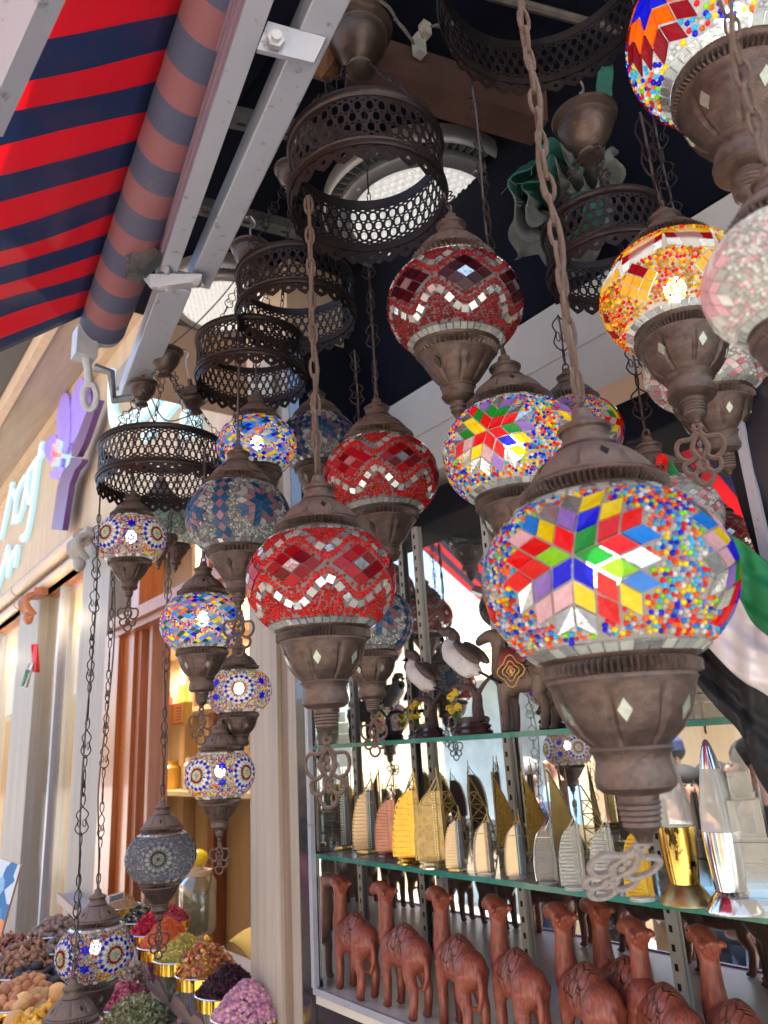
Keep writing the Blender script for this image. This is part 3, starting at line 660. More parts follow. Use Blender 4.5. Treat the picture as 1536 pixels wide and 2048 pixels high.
# loose canopy cups
for i,(px,py,t,Rc,lb) in enumerate([(285,778,2.0,.036,'small dark canopy cup beside the end of the steel strut'),(385,790,2.05,.040,'tilted dark canopy cup between the left ring and the ring above it')]):
    p=un(px,py,t); rt=root('canopy_cup',p,lb,'lamp canopy','loose canopy cups',((0,0,0),(.5,-.5,0))[i]); cm=MB(); s_=Rc/.045
    prof=[(.001,-.064),(.012,-.064),(.021,-.058),(.018,-.050),(.013,-.045),(.020,-.040),(.029,-.030),(.038,-.016),(.042,-.004),(.043,.004),(.041,.008),(.050,.013),(.051,.018),(.046,.021),(.018,.026),(.008,.030),(.006,.05),(.001,.05)]
    cm.lathe([(a*s_,b*s_) for a,b in prof],48); cm.build('cup',BR,rt,smooth_=True)
    for a in(0,2.1,4.2):
        c1,_=chain_mb((.015*math.cos(a),.015*math.sin(a),-.06*s_),(.09*math.cos(a),.09*math.sin(a),-.2),'ornate',.05,.0011,False); c1.build('chain',BRS,rt,smooth_=True)
    hk=MB(); hk.tube(smooth([(0,0,.05*s_),(.0,0,.09),(.012,0,.11),(0,0,.125),(-.01,0,.11)],4),.002,6); hk.build('hook',STEEL,rt,smooth_=True)
# ------------------------------------------------------------------ setting
def struct(o): o['kind']='structure'; return o
STONE=mat('pale_travertine',(.42,.37,.30),.6,0,(.29,.25,.20),3,.1,8,stretch=(6,6,.35))
STONE2=mat('brown_travertine',(.30,.22,.155),.6,0,(.20,.14,.10),3,.1,8,stretch=(8,8,.4))
STONEG=mat('grey_travertine',(.33,.30,.26),.55,0,(.25,.225,.195),3,.08,8,stretch=(7,7,.3))
FAC=mat('cream_facade_stone',(.55,.42,.29),.7,0,(.46,.345,.235),3,.1,6,stretch=(4,4,.5))
MOLD=mat('cream_moulding',(.45,.33,.24),.5,0,(.44,.33,.25),6)
WOOD=mat('orange_varnished_wood',(.46,.13,.022),.28,0,(.30,.07,.012),5,.06,20,stretch=(10,10,.5),coat=.3)
WOODP=mat('worn_reddish_wood',(.36,.13,.06),.35,0,(.25,.08,.035),5,.05,20,stretch=(10,10,.6))
HONEY=mat('honey_panel',(.60,.48,.32),.45,0,(.52,.38,.22),3,.05,10,stretch=(3,3,.3))
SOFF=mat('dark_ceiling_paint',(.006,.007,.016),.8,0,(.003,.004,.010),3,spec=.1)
PANEL=mat('light_grey_cladding',(.52,.53,.50),.45,.0,(.45,.46,.44),2)
CREAM=mat('cream_strip',(.62,.44,.28),.5)
CHAN=mat('grey_channel_steel',(.19,.20,.21),.5,.6,(.07,.08,.08),10)
RUST=mat('red_oxide_steel',(.085,.040,.030),.65,.2,(.05,.024,.018),8,.15,30)
RUSTY=mat('rust_crust',(.25,.09,.03),.9,0,(.06,.03,.02),40,.6,60)
GROUND=mat('street_paving',(.50,.46,.41),.7,0,(.40,.37,.33),2)
g=MB(); g.bx((-60,-60,-.2),(60,60,-.15)); struct(g.build('ground',GROUND))
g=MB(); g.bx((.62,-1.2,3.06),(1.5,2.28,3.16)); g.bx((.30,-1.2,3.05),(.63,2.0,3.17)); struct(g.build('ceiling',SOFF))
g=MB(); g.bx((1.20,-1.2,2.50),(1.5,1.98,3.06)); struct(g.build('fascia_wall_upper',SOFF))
g=MB(); g.bx((1.20,-1.2,2.372),(1.3,1.70,2.505)); g.bx((1.204,-1.2,2.364),(1.3,1.70,2.373)); g.bx((1.20,-1.2,2.255),(1.3,1.70,2.365)); tag(g.build('fascia_panel',PANEL),'light grey cladding panel with one long joint above the display case','wall panel')
g=MB(); g.bx((1.19,-1.2,2.205),(1.3,1.05,2.253)); tag(g.build('trim_strip',CREAM),'narrow cream strip under the grey cladding panel','trim')
g=MB(); g.bx((1.71,-4,3.2),(9,14,3.4)); tag(g.build('sun_blocking_roof',FAC),'unseen roof slab added behind the facade to keep the sun off the windows','roof')  # unseen slab, added so the sun cannot reach in behind the facade
# steel under the ceiling
def chan(p0,p1,w,lb):
    rt=root('slotted_channel',p0,lb,'steel channel','slotted steel channels under the ceiling'); mb=MB(); mb.beam(p0,p1,w,.03); mb.build('channel',CHAN,rt,org=p0)
    hb=MB(); d=Vector(p1)-Vector(p0); n=int(d.length/.055); x,y,z=frame(p0,p1)
    for i in range(n):
        c=Vector(p0)+d*((i+.5)/n)-Vector((0,0,.0165)); pts=[c+z*(.012*math.cos(q))+x*(.006*math.sin(q)) for q in np.arange(8)*PI/4]; hb.add(pts,[tuple(range(8))],0)
    hb.build('slots',BLACK,rt,org=p0)
chan((.55,1.30,3.0),(1.2,1.10,3.0),.04,'slotted grey channel crossing behind the central ring')
chan((.55,1.62,3.0),(1.2,1.50,3.0),.04,'slotted grey channel beside the left end of the awning beam')
chan((.68,1.92,3.0),(1.3,2.05,3.0),.04,'slotted grey channel furthest away, above the left rings')
chan((.62,.98,2.99),(1.3,.88,2.99),.04,'slotted grey channel nearest the reddish beam')
# tan soffit at the far end
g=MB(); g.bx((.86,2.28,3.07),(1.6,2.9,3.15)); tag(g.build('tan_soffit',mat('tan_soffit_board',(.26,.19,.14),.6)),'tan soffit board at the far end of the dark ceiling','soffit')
# reddish steel beam
A=un(700,120,1.50);B=un(1078,236,1.62); r_=root('steel_beam',A,'reddish brown square steel beam crossing under the dark ceiling','steel beam'); mb=MB(); mb.beam(A,B,.07,.085); mb.build('beam',RUST,r_,org=A)
mb=MB(); mb.ell((0,0,0),(.05,.045,.05),10,7); rr=random.Random(3); mb.v=[tuple(c*(1+rr.uniform(-.2,.2)) for c in v) for v in mb.v]; o=mb.build('rust_crust',RUSTY,r_); o.location=un(640,108,1.46)-A
# LED high bay lights
LENS=mat('frosted_led_lens',(.66,.65,.63),.3,0,emit=.14); LEDR=mat('led_rim',(.28,.28,.29),.4,.6); FIN=mat('dark_heat_fins',(.03,.032,.036),.5,.5)
def highbay(px,py,z,rad,lb,t=None):
    p=onz(px,py,z); rt=root('round_ceiling_light',p,lb,'ceiling light','round industrial ceiling lights'); mb=MB()
    n=64; mb.lathe([(rad*1.0,.05),(rad*1.02,.02),(rad,.0),(rad*.985,-.004),(rad*.97,0),(rad*.965,.02)],n); mb.build('outer_ring',LEDR,rt,smooth_=True)
    mb=MB()
    for k in range(72):
        a=2*PI*k/72; mb.beam((rad*.84*math.cos(a),rad*.84*math.sin(a),.02),(rad*.98*math.cos(a),rad*.98*math.sin(a),.012),.004,.02)
    mb.build('heat_fins',LEDR,rt); mb=MB(); mb.lathe([(rad*.98,.03),(.001,.031)],48); mb.build('housing',FIN,rt)
    mb=MB(); mb.lathe([(rad*.86,.01),(rad*.86,-.008),(rad*.83,-.014),(rad*.73,-.014),(rad*.73,-.009)],n); mb.build('lens_ring',LEDR,rt,smooth_=True)
    for k in range(8):
        a=2*PI*k/8; s=MB(); s.lathe([(.0001,-.019),(.006,-.019),(.007,-.014)],10,M=Matrix.Translation((rad*.78*math.cos(a),rad*.78*math.sin(a),0))); s.build('screw',STEEL,rt)
    mb=MB(); mb.lathe([(rad*.73,-.009),(.001,-.0095)],48)
    st=rad*.082
    for i in range(-9,10):
        for j in range(-10,11):
            x=(i+.5*(j%2))*st;y=j*st*.87
            if math.hypot(x,y)<rad*.69: mb.ell((x,y,-.0095),(st*.36,st*.36,.007),8,6)
    mb.build('lens',LENS,rt,smooth_=True); return rt
highbay(845,430,2.98,.27,'large round LED ceiling light behind the central copper ring')
highbay(452,608,2.98,.20,'round LED ceiling light at the left behind the ring stack')
# green and grey tarp bundle
TARP=mat('dusty_grey_tarp',(.17,.18,.17),.9,0,(.09,.10,.10),12,.5,30); TARG=mat('green_tarp_side',(.01,.11,.085),.7,0,(.01,.06,.05),10,.2,20)
c=un(1090,395,1.42); rt=root('rolled_tarp',c,'rolled grey and green tarpaulin with frayed edges stuffed under the ceiling','tarpaulin')
def sheet(fn,nu,nv,mats,name,parent,org,mi=lambda u,v:0,th=0,closed=False):
    mb=MB(); vs=[fn(i/nu,j/nv) for i in range(nu+1) for j in range(nv+1)]
    for i in range(nu):
        for j in range(nv):
            k=i*(nv+1)+j; mb.f.append((k,k+1,k+nv+2,k+nv+1)); mb.m.append(mi((i+.5)/nu,(j+.5)/nv))
    mb.v=[tuple(v) for v in vs]; o=mb.build(name,mats,parent,org,smooth_=True)
    if th:
        s=o.modifiers.new('thickness','SOLIDIFY'); s.thickness=th; s.offset=0
    return o
rr=random.Random(5)
def roll(u,v):
    a=u*4.2*PI; r=.030+.052*u; n=.010*math.sin(5*a+9*v)+.008*math.sin(11*v+a*2)
    q=c+CX*(((r+n)*math.cos(a))*1.05)+CU*(((r+n)*math.sin(a))*1.25)+CF*(.22*v-.03+.02*math.sin(a*3))
    return q+CX*(.10*v)+CU*(.02*v)
sheet(roll,90,10,[TARP,TARG],'rolled_sheet',rt,c,mi=lambda u,v:1 if (u*4.2)%1.0>.45 and v<.5 else 0,th=.002)
mb=MB()
for k in range(90):
    u=rr.random(); p=roll(u,0.0); mb.tube([p,p+Vector((rr.uniform(-.012,.012),rr.uniform(-.01,.01),rr.uniform(-.016,.008)))],.0005,3)
mb.build('frayed_threads',TARP,rt,org=c)
def hang(u,v):
    b=un(1205+16*math.sin(v*3)-40*v+28*(u-.5)*(1+.6*v),128+v*240,1.5); return b+CX*(.01*math.sin(9*u+5*v))
sheet(hang,8,16,[TARG],'hanging_green_strip',rt,c,th=.002)
for i,(px,py,s) in enumerate([(1100,470,1.0),(1170,350,.9)]):
    c2=un(px,py,1.5)
    sheet(lambda u,v:c2+CX*(.07*s*(u-.5)*2+.012*math.sin(8*v))+CU*((v-.5)*.10*s+.018*math.sin(7*u+i))+CF*(.03*math.sin(9*u+5*v)),20,14,[TARP],'grey_tarp_fold',rt,c,th=.003)
# ------------------------------------------------------------------ awning
CLR_RED=(.70,.012,.040); CLR_NAV=(.022,.046,.14)
def stripe_mat(name,A,d,off,period,tr,fade=0):
    m,t,out=nt(name); L=t.links.new
    g_=N(t,'ShaderNodeNewGeometry'); v=N(t,'ShaderNodeVectorMath',operation='SUBTRACT'); L(g_.outputs['Position'],v.inputs[0]); v.inputs[1].default_value=A
    dt=N(t,'ShaderNodeVectorMath',operation='DOT_PRODUCT'); L(v.outputs[0],dt.inputs[0]); dt.inputs[1].default_value=d
    a=N(t,'ShaderNodeMath',operation='MULTIPLY_ADD'); L(dt.outputs['Value'],a.inputs[0]); a.inputs[1].default_value=1/period; a.inputs[2].default_value=off
    fr=N(t,'ShaderNodeMath',operation='FRACT'); L(a.outputs[0],fr.inputs[0]); gt=N(t,'ShaderNodeMath',operation='GREATER_THAN'); L(fr.outputs[0],gt.inputs[0]); gt.inputs[1].default_value=.5
    mx=N(t,'ShaderNodeMix',data_type='RGBA'); L(gt.outputs[0],mx.inputs[0])
    cr=CLR_RED if not fade else (.22,.082,.092); cn=CLR_NAV if not fade else (.060,.065,.115)
    mx.inputs[6].default_value=rgb(cr); mx.inputs[7].default_value=rgb(cn)
    n=N(t,'ShaderNodeTexNoise'); n.inputs['Scale'].default_value=3; n.inputs['Detail'].default_value=8; n.inputs['Roughness'].default_value=.7; L(g_.outputs['Position'],n.inputs['Vector'])
    mr=N(t,'ShaderNodeMapRange'); mr.inputs['From Min'].default_value=.50; mr.inputs['From Max'].default_value=.72; mr.inputs['To Max'].default_value=.28; L(n.outputs['Fac'],mr.inputs[0])
    m2=N(t,'ShaderNodeMix',data_type='RGBA'); L(mr.outputs[0],m2.inputs[0]); L(mx.outputs[2],m2.inputs[6]); m2.inputs[7].default_value=rgb((.35,.07,.06) if not fade else (.22,.16,.15))
    b=N(t,'ShaderNodeBsdfPrincipled'); b.inputs['Roughness'].default_value=.7; L(m2.outputs[2],b.inputs['Base Color'])
    w_=N(t,'ShaderNodeTexNoise'); w_.inputs['Scale'].default_value=220; L(g_.outputs['Position'],w_.inputs['Vector']); bp=N(t,'ShaderNodeBump'); bp.inputs['Strength'].default_value=.12; bp.inputs['Distance'].default_value=.002; L(w_.outputs['Fac'],bp.inputs['Height']); L(bp.outputs[0],b.inputs['Normal'])
    tl=N(t,'ShaderNodeBsdfTranslucent'); L(m2.outputs[2],tl.inputs[0]); ms=N(t,'ShaderNodeMixShader'); ms.inputs[0].default_value=tr; L(b.outputs[0],ms.inputs[1]); L(tl.outputs[0],ms.inputs[2]); L(ms.outputs[0],out.inputs[0]); return m
zr=2.69
RA=onz(385-.33*48,48,2.70); RB=onz(385-.33*628,628,2.62)   # left silhouette of the roller
rd=(RB-RA).normalized(); PER=(RB-RA).length/6
side=Vector((0,0,1)).cross(rd).normalized()   # points to the left (street) or right
if side.x>0: side=-side
rr_=.054
cen=lambda s:RA+rd*s-side*rr_*.80+Vector((0,0,.02))
SM=stripe_mat('striped_canvas',RA,rd,.5,PER,.45); SMF=stripe_mat('faded_striped_canvas',RA,rd,.5,PER,.12,1)
aw=root('striped_awning',cen(0),'red and navy striped shop awning with its faded roller tube, top left','awning')
L_=(RB-RA).length; s0=-.75; s1=L_+.062
mb=MB(); n=60; P=[cen(s0+(s1-s0)*i/n) for i in range(n+1)]; mb.tube(P,[rr_*(1+.012*math.sin(i*1.7)) for i in range(n+1)],40); mb.build('roller_tube',SMF,aw,org=cen(0),smooth_=True)
# find the cloth slope so that its far edge runs through (0,690)
e0=cen(s1-.02)+Vector((0,0,-.0))
best=None
for k in range(0,160):
    m_=-.6+k*.01
    for s_ in (.5,):
        q=pr(e0+side*rr_+(side-Vector((0,0,m_)))*s_)
        y_at=690-(690-622)*(q[0]/185.)
        if best is None or abs(q[1]-y_at)<best[0]: best=(abs(q[1]-y_at),m_)
SL=best[1]; print('awning slope',SL)
OUT=.85
def cloth(u,v):
    s_=s0+(s1-.02-s0)*u; d_=OUT*v; w_=.026*math.sin(u*8+v*3)*min(1,v*2.2)+.010*math.sin(u*21+1+3*v)*min(1,v*6)+.004*math.sin(u*55+9*v)*min(1,v*8)
    return cen(s_)+side*(rr_*.98+d_)+Vector((0,0,-SL*d_-.035*math.sin(PI*min(1,v))+w_))
sheet(cloth,90,30,[SM],'canvas',aw,cen(0),th=.0015)
# end bracket on the roller with a ring shackle
GP=mat('grey_painted_metal',(.42,.45,.47),.5,.2,(.33,.35,.37),20,.1,40)
br=MB(); e=cen(s1); br.tube([e-rd*.005,e+rd*.02],.052,24); bd=br.build('end_cap',GP,aw,org=cen(0))
br=MB(); k0=un(170,690,(e-CAM).dot(CF)-.02); br.box(k0,(.05,.05,.075)); br.beam(k0,e+Vector((0,0,-.03)),.03,.03); br.build('roller_bracket',GP,aw,org=cen(0))
k1=un(176,735,(e-CAM).dot(CF)-.03);k2=un(178,775,(e-CAM).dot(CF)-.03);sb=MB(); sb.tube([k0+Vector((0,0,-.02)),k1,k2],.010,10)
x_,y_,z_=frame(k1,k2); kc=un(180,793,(e-CAM).dot(CF)-.03); sb.tube([kc+CX*(.016*math.cos(a))+CU*(.032*math.sin(a)) for a in np.arange(14)*2*PI/14],.0085,8,True); sb.build('shackle_eye',GP,aw,org=cen(0),smooth_=True)
# arm bar at the left border
A=un(92,-60,.72);B=un(-42,245,.80); mb=MB(); mb.beam(A,B,.038,.03,up=CF); tag(mb.build('awning_arm',ALU,None,org=A),'white aluminium awning arm crossing the top left corner','awning arm')
# cassette beam and struts
def pxbeam(name,lb,cat,pa,ta,pb,tb,w,h,m,bev=.003,group=None):
    A=un(*pa,ta);B=un(*pb,tb); mb=MB(); mb.beam(A,B,w,h,up=Vector((0,0,1))); o=mb.build(name,m,None,org=A); tag(o,lb,cat,group)
    b=o.modifiers.new('bevel','BEVEL'); b.width=bev; b.segments=2; return o
cb=root('cassette_beam',un(330,500,1.60),'wide white and mauve aluminium awning beam running beside the roller','awning beam'); O_=Vector(cb.location)
zb=2.60; Bt=onz(560,-120,zb); Bb=onz(335,536,zb); bd_=(Bb-Bt).normalized(); sx=Vector((0,0,1)).cross(bd_).normalized(); sx=sx if sx.x<0 else -sx
ref=lambda a,b,h: None
mb=MB()
bl=[onz(490,0,zb),onz(325,538,zb)]; brr=[onz(545,0,zb),onz(347,545,zb)]
ext=lambda a,b,k:a+(a-b)*k
W_=(bl[0]-brr[0]); wl=abs(W_.dot(sx)); ctr0=ext((bl[0]+brr[0])/2,(bl[1]+brr[1])/2,.6); ctr1=(bl[1]+brr[1])/2
mb.beam(ctr0,ctr1,wl,.012); mb.build('lower_face',ALU,cb,org=O_)
mb=MB()
for q,(o1,h1) in enumerate(((0,.075),)):
    a0=ctr0+sx*(wl/2-.006)+Vector((0,0,.045)); a1=ctr1+sx*(wl/2-.006)+Vector((0,0,.045)); mb.beam(a0,a1,.012,.09)
mb.build('side_face',ALUP,cb,org=O_)
mb=MB()
for dz in(.02,.045,.07):
    a0=ctr0+sx*(wl/2+.002)+Vector((0,0,dz)); a1=ctr1+sx*(wl/2+.002)+Vector((0,0,dz)); mb.beam(a0,a1,.006,.006)
mb.build('side_groove',mat('groove_shade',(.25,.17,.22),.5,.3),cb,org=O_)
mb=MB(); a0=ctr0-sx*(wl/2-.008)+Vector((0,0,.045)); a1=ctr1-sx*(wl/2-.008)+Vector((0,0,.045)); mb.beam(a0,a1,.012,.09); mb.build('inner_face',ALUP,cb,org=O_)
mb=MB(); cc=un(548,83,1.03); 
hx=[(math.cos(PI/3*i)*.013,math.sin(PI/3*i)*.013) for i in range(6)]
# long strut behind the beam
zs=2.63; sA=onz(655,-10,zs); sB=onz(397,556,zs); sA=ext(sA,sB,.5)
o=MB(); o.beam((sA),(sB),.05,.05); o=o.build('steel_strut',ALU,None,org=sA); tag(o,'long white square strut running parallel behind the awning beam','strut'); b=o.modifiers.new('bevel','BEVEL'); b.width=.003; b.segments=2
zs2=2.60; sA=onz(352,558,zs2); sB=onz(262,790,zs2)
o=MB(); o.beam(sA,sB,.068,.05); o=o.build('steel_strut',ALU,None,org=sA); tag(o,'short bare aluminium strut ending left below the bracket','strut'); b=o.modifiers.new('bevel','BEVEL'); b.width=.003; b.segments=2
# clamp plate with hex bolt
T=(onz(545,80,2.585)-CAM).dot(CF)
p=[un(536,42,T),un(652,75,T+.02),un(628,125,T+.02),un(514,98,T)]
cl=root('clamp_plate',p[0],'white clamp plate with one large hex bolt joining beam and strut','bracket'); mb=MB(); nn=(p[1]-p[0]).cross(p[3]-p[0]).normalized(); nn=nn if nn.dot(CF)>0 else -nn
mb.add(p+[q+nn*.012 for q in p],[(0,1,2,3),(7,6,5,4),(0,4,5,1),(1,5,6,2),(2,6,7,3),(3,7,4,0)]); mb.build('plate',ALU,cl,org=p[0])
c0=un(551,84,T-.002); e1=(p[1]-p[0]).normalized(); e2=nn.cross(e1); mb=MB()
vs=[c0+e1*a+e2*b_ for a,b_ in hx]+[c0-nn*.012+e1*a*.95+e2*b_*.95 for a,b_ in hx]; mb.add(vs,[tuple(range(6,12))]+[(i,(i+1)%6,6+(i+1)%6,6+i) for i in range(6)]); mb.tube([c0-nn*.012,c0-nn*.022],.007,12); mb.build('hex_bolt',STEEL,cl,org=p[0])
T=(onz(340,550,2.58)-CAM).dot(CF)
p=[un(285,556,T),un(300,575,T),un(402,562,T+.02),un(404,548,T+.02),un(385,545,T+.02),un(300,548,T)]
cl=root('end_bracket',p[0],'cast white bracket with bolts at the lower end of the awning beam','bracket'); mb=MB(); nn=Vector(CF)
m_=len(p); mb.add(p+[q+nn*.04 for q in p],[tuple(range(m_)),tuple(range(m_,2*m_))[::-1]]+[(i,(i+1)%m_,m_+(i+1)%m_,m_+i) for i in range(m_)]); mb.build('plate',ALU,cl,org=p[0])
mb=MB(); q0=un(270,535,T-.01); mb.box(q0,(.03,.03,.05)); mb.tube([q0,un(258,536,T-.01)],.012,8); mb.beam(q0,un(310,500,T),.03,.05); mb.build('hinge_knuckle',CHAN,cl,org=p[0])
for a in((333,540),(393,566)):
    mb=MB(); q0=un(*a,T-.004); mb.tube([q0-nn*.006,q0+nn*.01],.008,10); mb.build('bolt',STEEL,cl,org=p[0])
# bracket at the far end of the short strut
T=(onz(255,770,2.56)-CAM).dot(CF); mb=MB(); mb.tube([un(*q,T+.02) for q in((190,735),(222,745),(228,800),(300,790))],.012,6); tag(mb.build('strut_hanger',CHAN,None,org=un(228,770,T)),'bent dark steel hanger holding the lower end of the short strut','bracket')
# ------------------------------------------------------------------ street facade
XF=1.40
def pane(y0,y1,z0,z1,x=XF+.03,name='glass_pane',parent=None,m=None):
    mb=MB(); mb.bx((x,y0,z0),(x+.006,y1,z1)); return mb.build(name,m or PANEG,parent)
PANEG=glass('shop_window_glass',(.97,.96,.94),.98,.12,(.5,.42,.34),.03,ref=.05)
# facade wall pieces round the openings
f=MB()
f.bx((XF,4.98,2.98),(XF+.3,14,4.9)); f.bx((XF,1.985,2.78),(XF+.3,4.98,4.9)); f.bx((XF+.28,4.03,2.3),(XF+.3,4.5,2.8))
f.bx((XF,8.9,-.15),(XF+.3,14,2.98)); tag(f.build('facade_wall',FAC),'cream stone facade of the neighbour shops carrying the lit sign','facade')
# pillars
def pillar(y0,y1,z1,m,lb,x0=XF-.04,extra=None,base=.0):
    rt=root('stone_pillar',(x0,(y0+y1)/2,-.15),lb,'pillar','stone pillars between the shop fronts'); mb=MB(); mb.bx((x0,y0,-.15),(XF+.3,y1,z1)); mb.build('shaft',m,rt,org=rt.location)
    return rt
p0=root('stone_pillar',(1.0,1.85,-.15),'travertine pillar with a brown recess beside the display case','pillar','stone pillars between the shop fronts')
mb=MB(); mb.bx((1.0,1.818,-.15),(1.7,1.975,2.75)); mb.build('shaft',STONE,p0,org=p0.location)
mb=MB(); mb.bx((1.012,1.762,-.15),(1.7,1.817,2.75)); mb.build('brown_recess',STONE2,p0,org=p0.location)
mb=MB(); mb.bx((1.0,1.722,-.15),(1.7,1.761,2.75)); mb.build('edge_strip',STONE,p0,org=p0.location)
mb=MB(); mb.bx((1.0,1.72,2.751),(1.7,1.985,3.04)); mb.build('capital_block',FAC,p0,org=p0.location)
pillar(4.50,5.06,2.97,STONEG,'pale grey stone pillar between the wooden door post and the golden window')
pillar(6.22,6.90,2.97,STONEG,'narrow grey stone pillar beyond the golden window')
# wooden door post and transoms
wd=root('wooden_shop_front',(XF,4.0,-.15),'orange varnished wooden frame of the spice shop window','window frame')
mb=MB(); mb.bx((XF-.05,4.24,-.15),(XF+.12,4.48,2.30)); mb.build('door_post',WOOD,wd,org=wd.location)
mb=MB(); mb.bx((XF-.02,4.08,-.15),(XF+.12,4.235,2.28)); mb.build('inner_post',WOOD,wd,org=wd.location)
mb=MB(); mb.bx((XF,4.02,-.15),(XF+.12,4.075,2.28)); mb.bx((XF+.0,3.86,-.15),(XF+.10,3.9,2.28)); mb.build('beading',WOODP,wd,org=wd.location)
mb=MB(); mb.bx((XF-.09,1.99,2.30),(XF+.14,4.30,2.36)); mb.bx((XF-.06,1.99,2.265),(XF+.12,4.30,2.298)); mb.build('transom',WOODP,wd,org=wd.location)
mb=MB(); mb.bx((XF-.03,4.0,2.362),(XF+.1,4.12,2.78)); mb.bx((XF-.03,3.1,2.362),(XF+.1,3.18,2.78)); mb.bx((XF-.03,1.99,2.70),(XF+.11,4.5,2.778)); mb.build('upper_frame',WOOD,wd,org=wd.location)
pane(1.99,4.02,.2,2.27,parent=wd); pane(1.99,4.0,2.37,2.7,parent=wd)
# spice shop interior
it=root('spice_shop_interior',(2.3,3.2,-.15),'warm honey coloured panelling inside the spice shop window','shop interior')
mb=MB(); mb.bx((2.5,1.72,-.15),(2.55,7.6,2.9)); mb.build('back_wall',HONEY,it,org=it.location)
mb=MB(); mb.bx((1.6,7.6,-.15),(2.55,7.65,2.9)); mb.build('side_wall',mat('pale_pink_wall',(.55,.40,.30),.6),it,org=it.location)
mb=MB(); mb.bx((1.56,1.72,2.85),(2.55,7.65,2.9)); mb.build('inner_ceiling',mat('inner_ceiling_paint',(.6,.5,.38),.7),it,org=it.location)
for y in(2.9,4.0,4.75,5.3,5.85,6.5,7.1):
    mb=MB(); mb.bx((2.40,y,-.1),(2.495,y+.10,2.85)); mb.build('panel_post',WOODP if y in(2.9,5.3,6.5) else CREAM,it,org=it.location)
mb=MB()
for z in(1.35,1.9,2.4): mb.bx((2.15,1.75,z),(2.49,7.5,z+.03))
mb.build('wall_shelf',HONEY,it,org=it.location)
rj=random.Random(9)
jcol=[(.55,.30,.04),(.45,.10,.03),(.6,.5,.2),(.25,.12,.05),(.5,.42,.3),(.7,.55,.1)]
for i in range(14):
    y=4.7+i*.19; z=(1.38,1.93)[i%2]; mb=MB(); s=rj.uniform(.05,.075); h=rj.uniform(.16,.26); mb.lathe([(s*.9,0),(s,.01),(s,h*.75),(s*.7,h*.85),(s*.72,h),(.001,h)],20)
    o=mb.build('spice_jar',mat('jar_fill_%d'%i,jcol[i%6],.25),None,smooth_=True); o.location=(2.3,y,z); tag(o,'glass spice jar on the shelf inside the spice shop','jar','jars on the shelves inside the spice shop')
def lampin(loc,e,c,s=.06,nm='shop_glow_light'):
    ld=bpy.data.lights.new(nm,'POINT'); ld.energy=e; ld.color=c; ld.shadow_soft_size=s; lo=bpy.data.objects.new(nm,ld); COL.objects.link(lo); lo.location=loc
lampin((1.9,4.3,2.5),14,(1,.92,.78)); lampin((1.9,6.0,2.5),24,(1,.92,.78))
# jar with yellow lid, yellow cloth, box sign in the window
YC=mat('yellow_cloth',(.75,.45,.06),.7,0,(.6,.32,.03),8,.3,10)
o=sheet(lambda u,v:Vector((1.45+.5*v,2.05+1.0*u,.90+.025*math.sin(6*u+3*v)+.02*math.sin(9*v)+.02*math.sin(15*u))),24,16,[YC],'display_cloth',None,(0,0,0),th=.004); tag(o,'golden yellow cloth spread inside the spice shop window','cloth')
q=onx(392,1800,1.62); j=root('storage_jar',q,'large glass jar of dried herbs with a yellow knob lid in the spice window','jar')
mb=MB(); mb.lathe([(.001,-.14),(.085,-.14),(.095,-.12),(.095,.08),(.07,.11)],32); mb.build('glass_body',glass('jar_glass',(.9,.9,.85),.7,.05,(.35,.30,.16),.35),j,smooth_=True)
mb=MB(); mb.lathe([(.001,-.13),(.085,-.13),(.085,.03),(.001,.05)],32); mb.build('herb_fill',mat('herb_fill',(.30,.24,.10),.8,0,(.12,.09,.04),60),j,smooth_=True)
mb=MB(); mb.lathe([(.072,.11),(.074,.13),(.03,.135),(.03,.15),(.001,.15)],24); mb.build('lid',CREAM,j,smooth_=True)
mb=MB(); mb.ell((0,0,.185),(.055,.055,.04),16,10); mb.build('yellow_knob',mat('bright_yellow',(.9,.6,.02),.3),j,smooth_=True)
q=onx(360,1428,1.75); sg=root('box_sign',q,'small yellow box sign with a cream paper inside the spice window','sign'); mb=MB(); mb.box((0,0,0),(.05,.24,.12)); mb.build('box',mat('mustard_box',(.55,.36,.03),.5),sg)
mb=MB(); mb.box((-.028,-.05,0),(.005,.12,.10)); pp=mb.build('paper',mat('cream_paper',(.75,.66,.42),.6),sg); mb=MB()
for i in range(5): mb.box((-.0315,-.05+rj.uniform(-.01,.01),.03-i*.016),(.001,.08,.005))
mb.build('printed_lines',mat('grey_print',(.25,.2,.15),.6),pp)
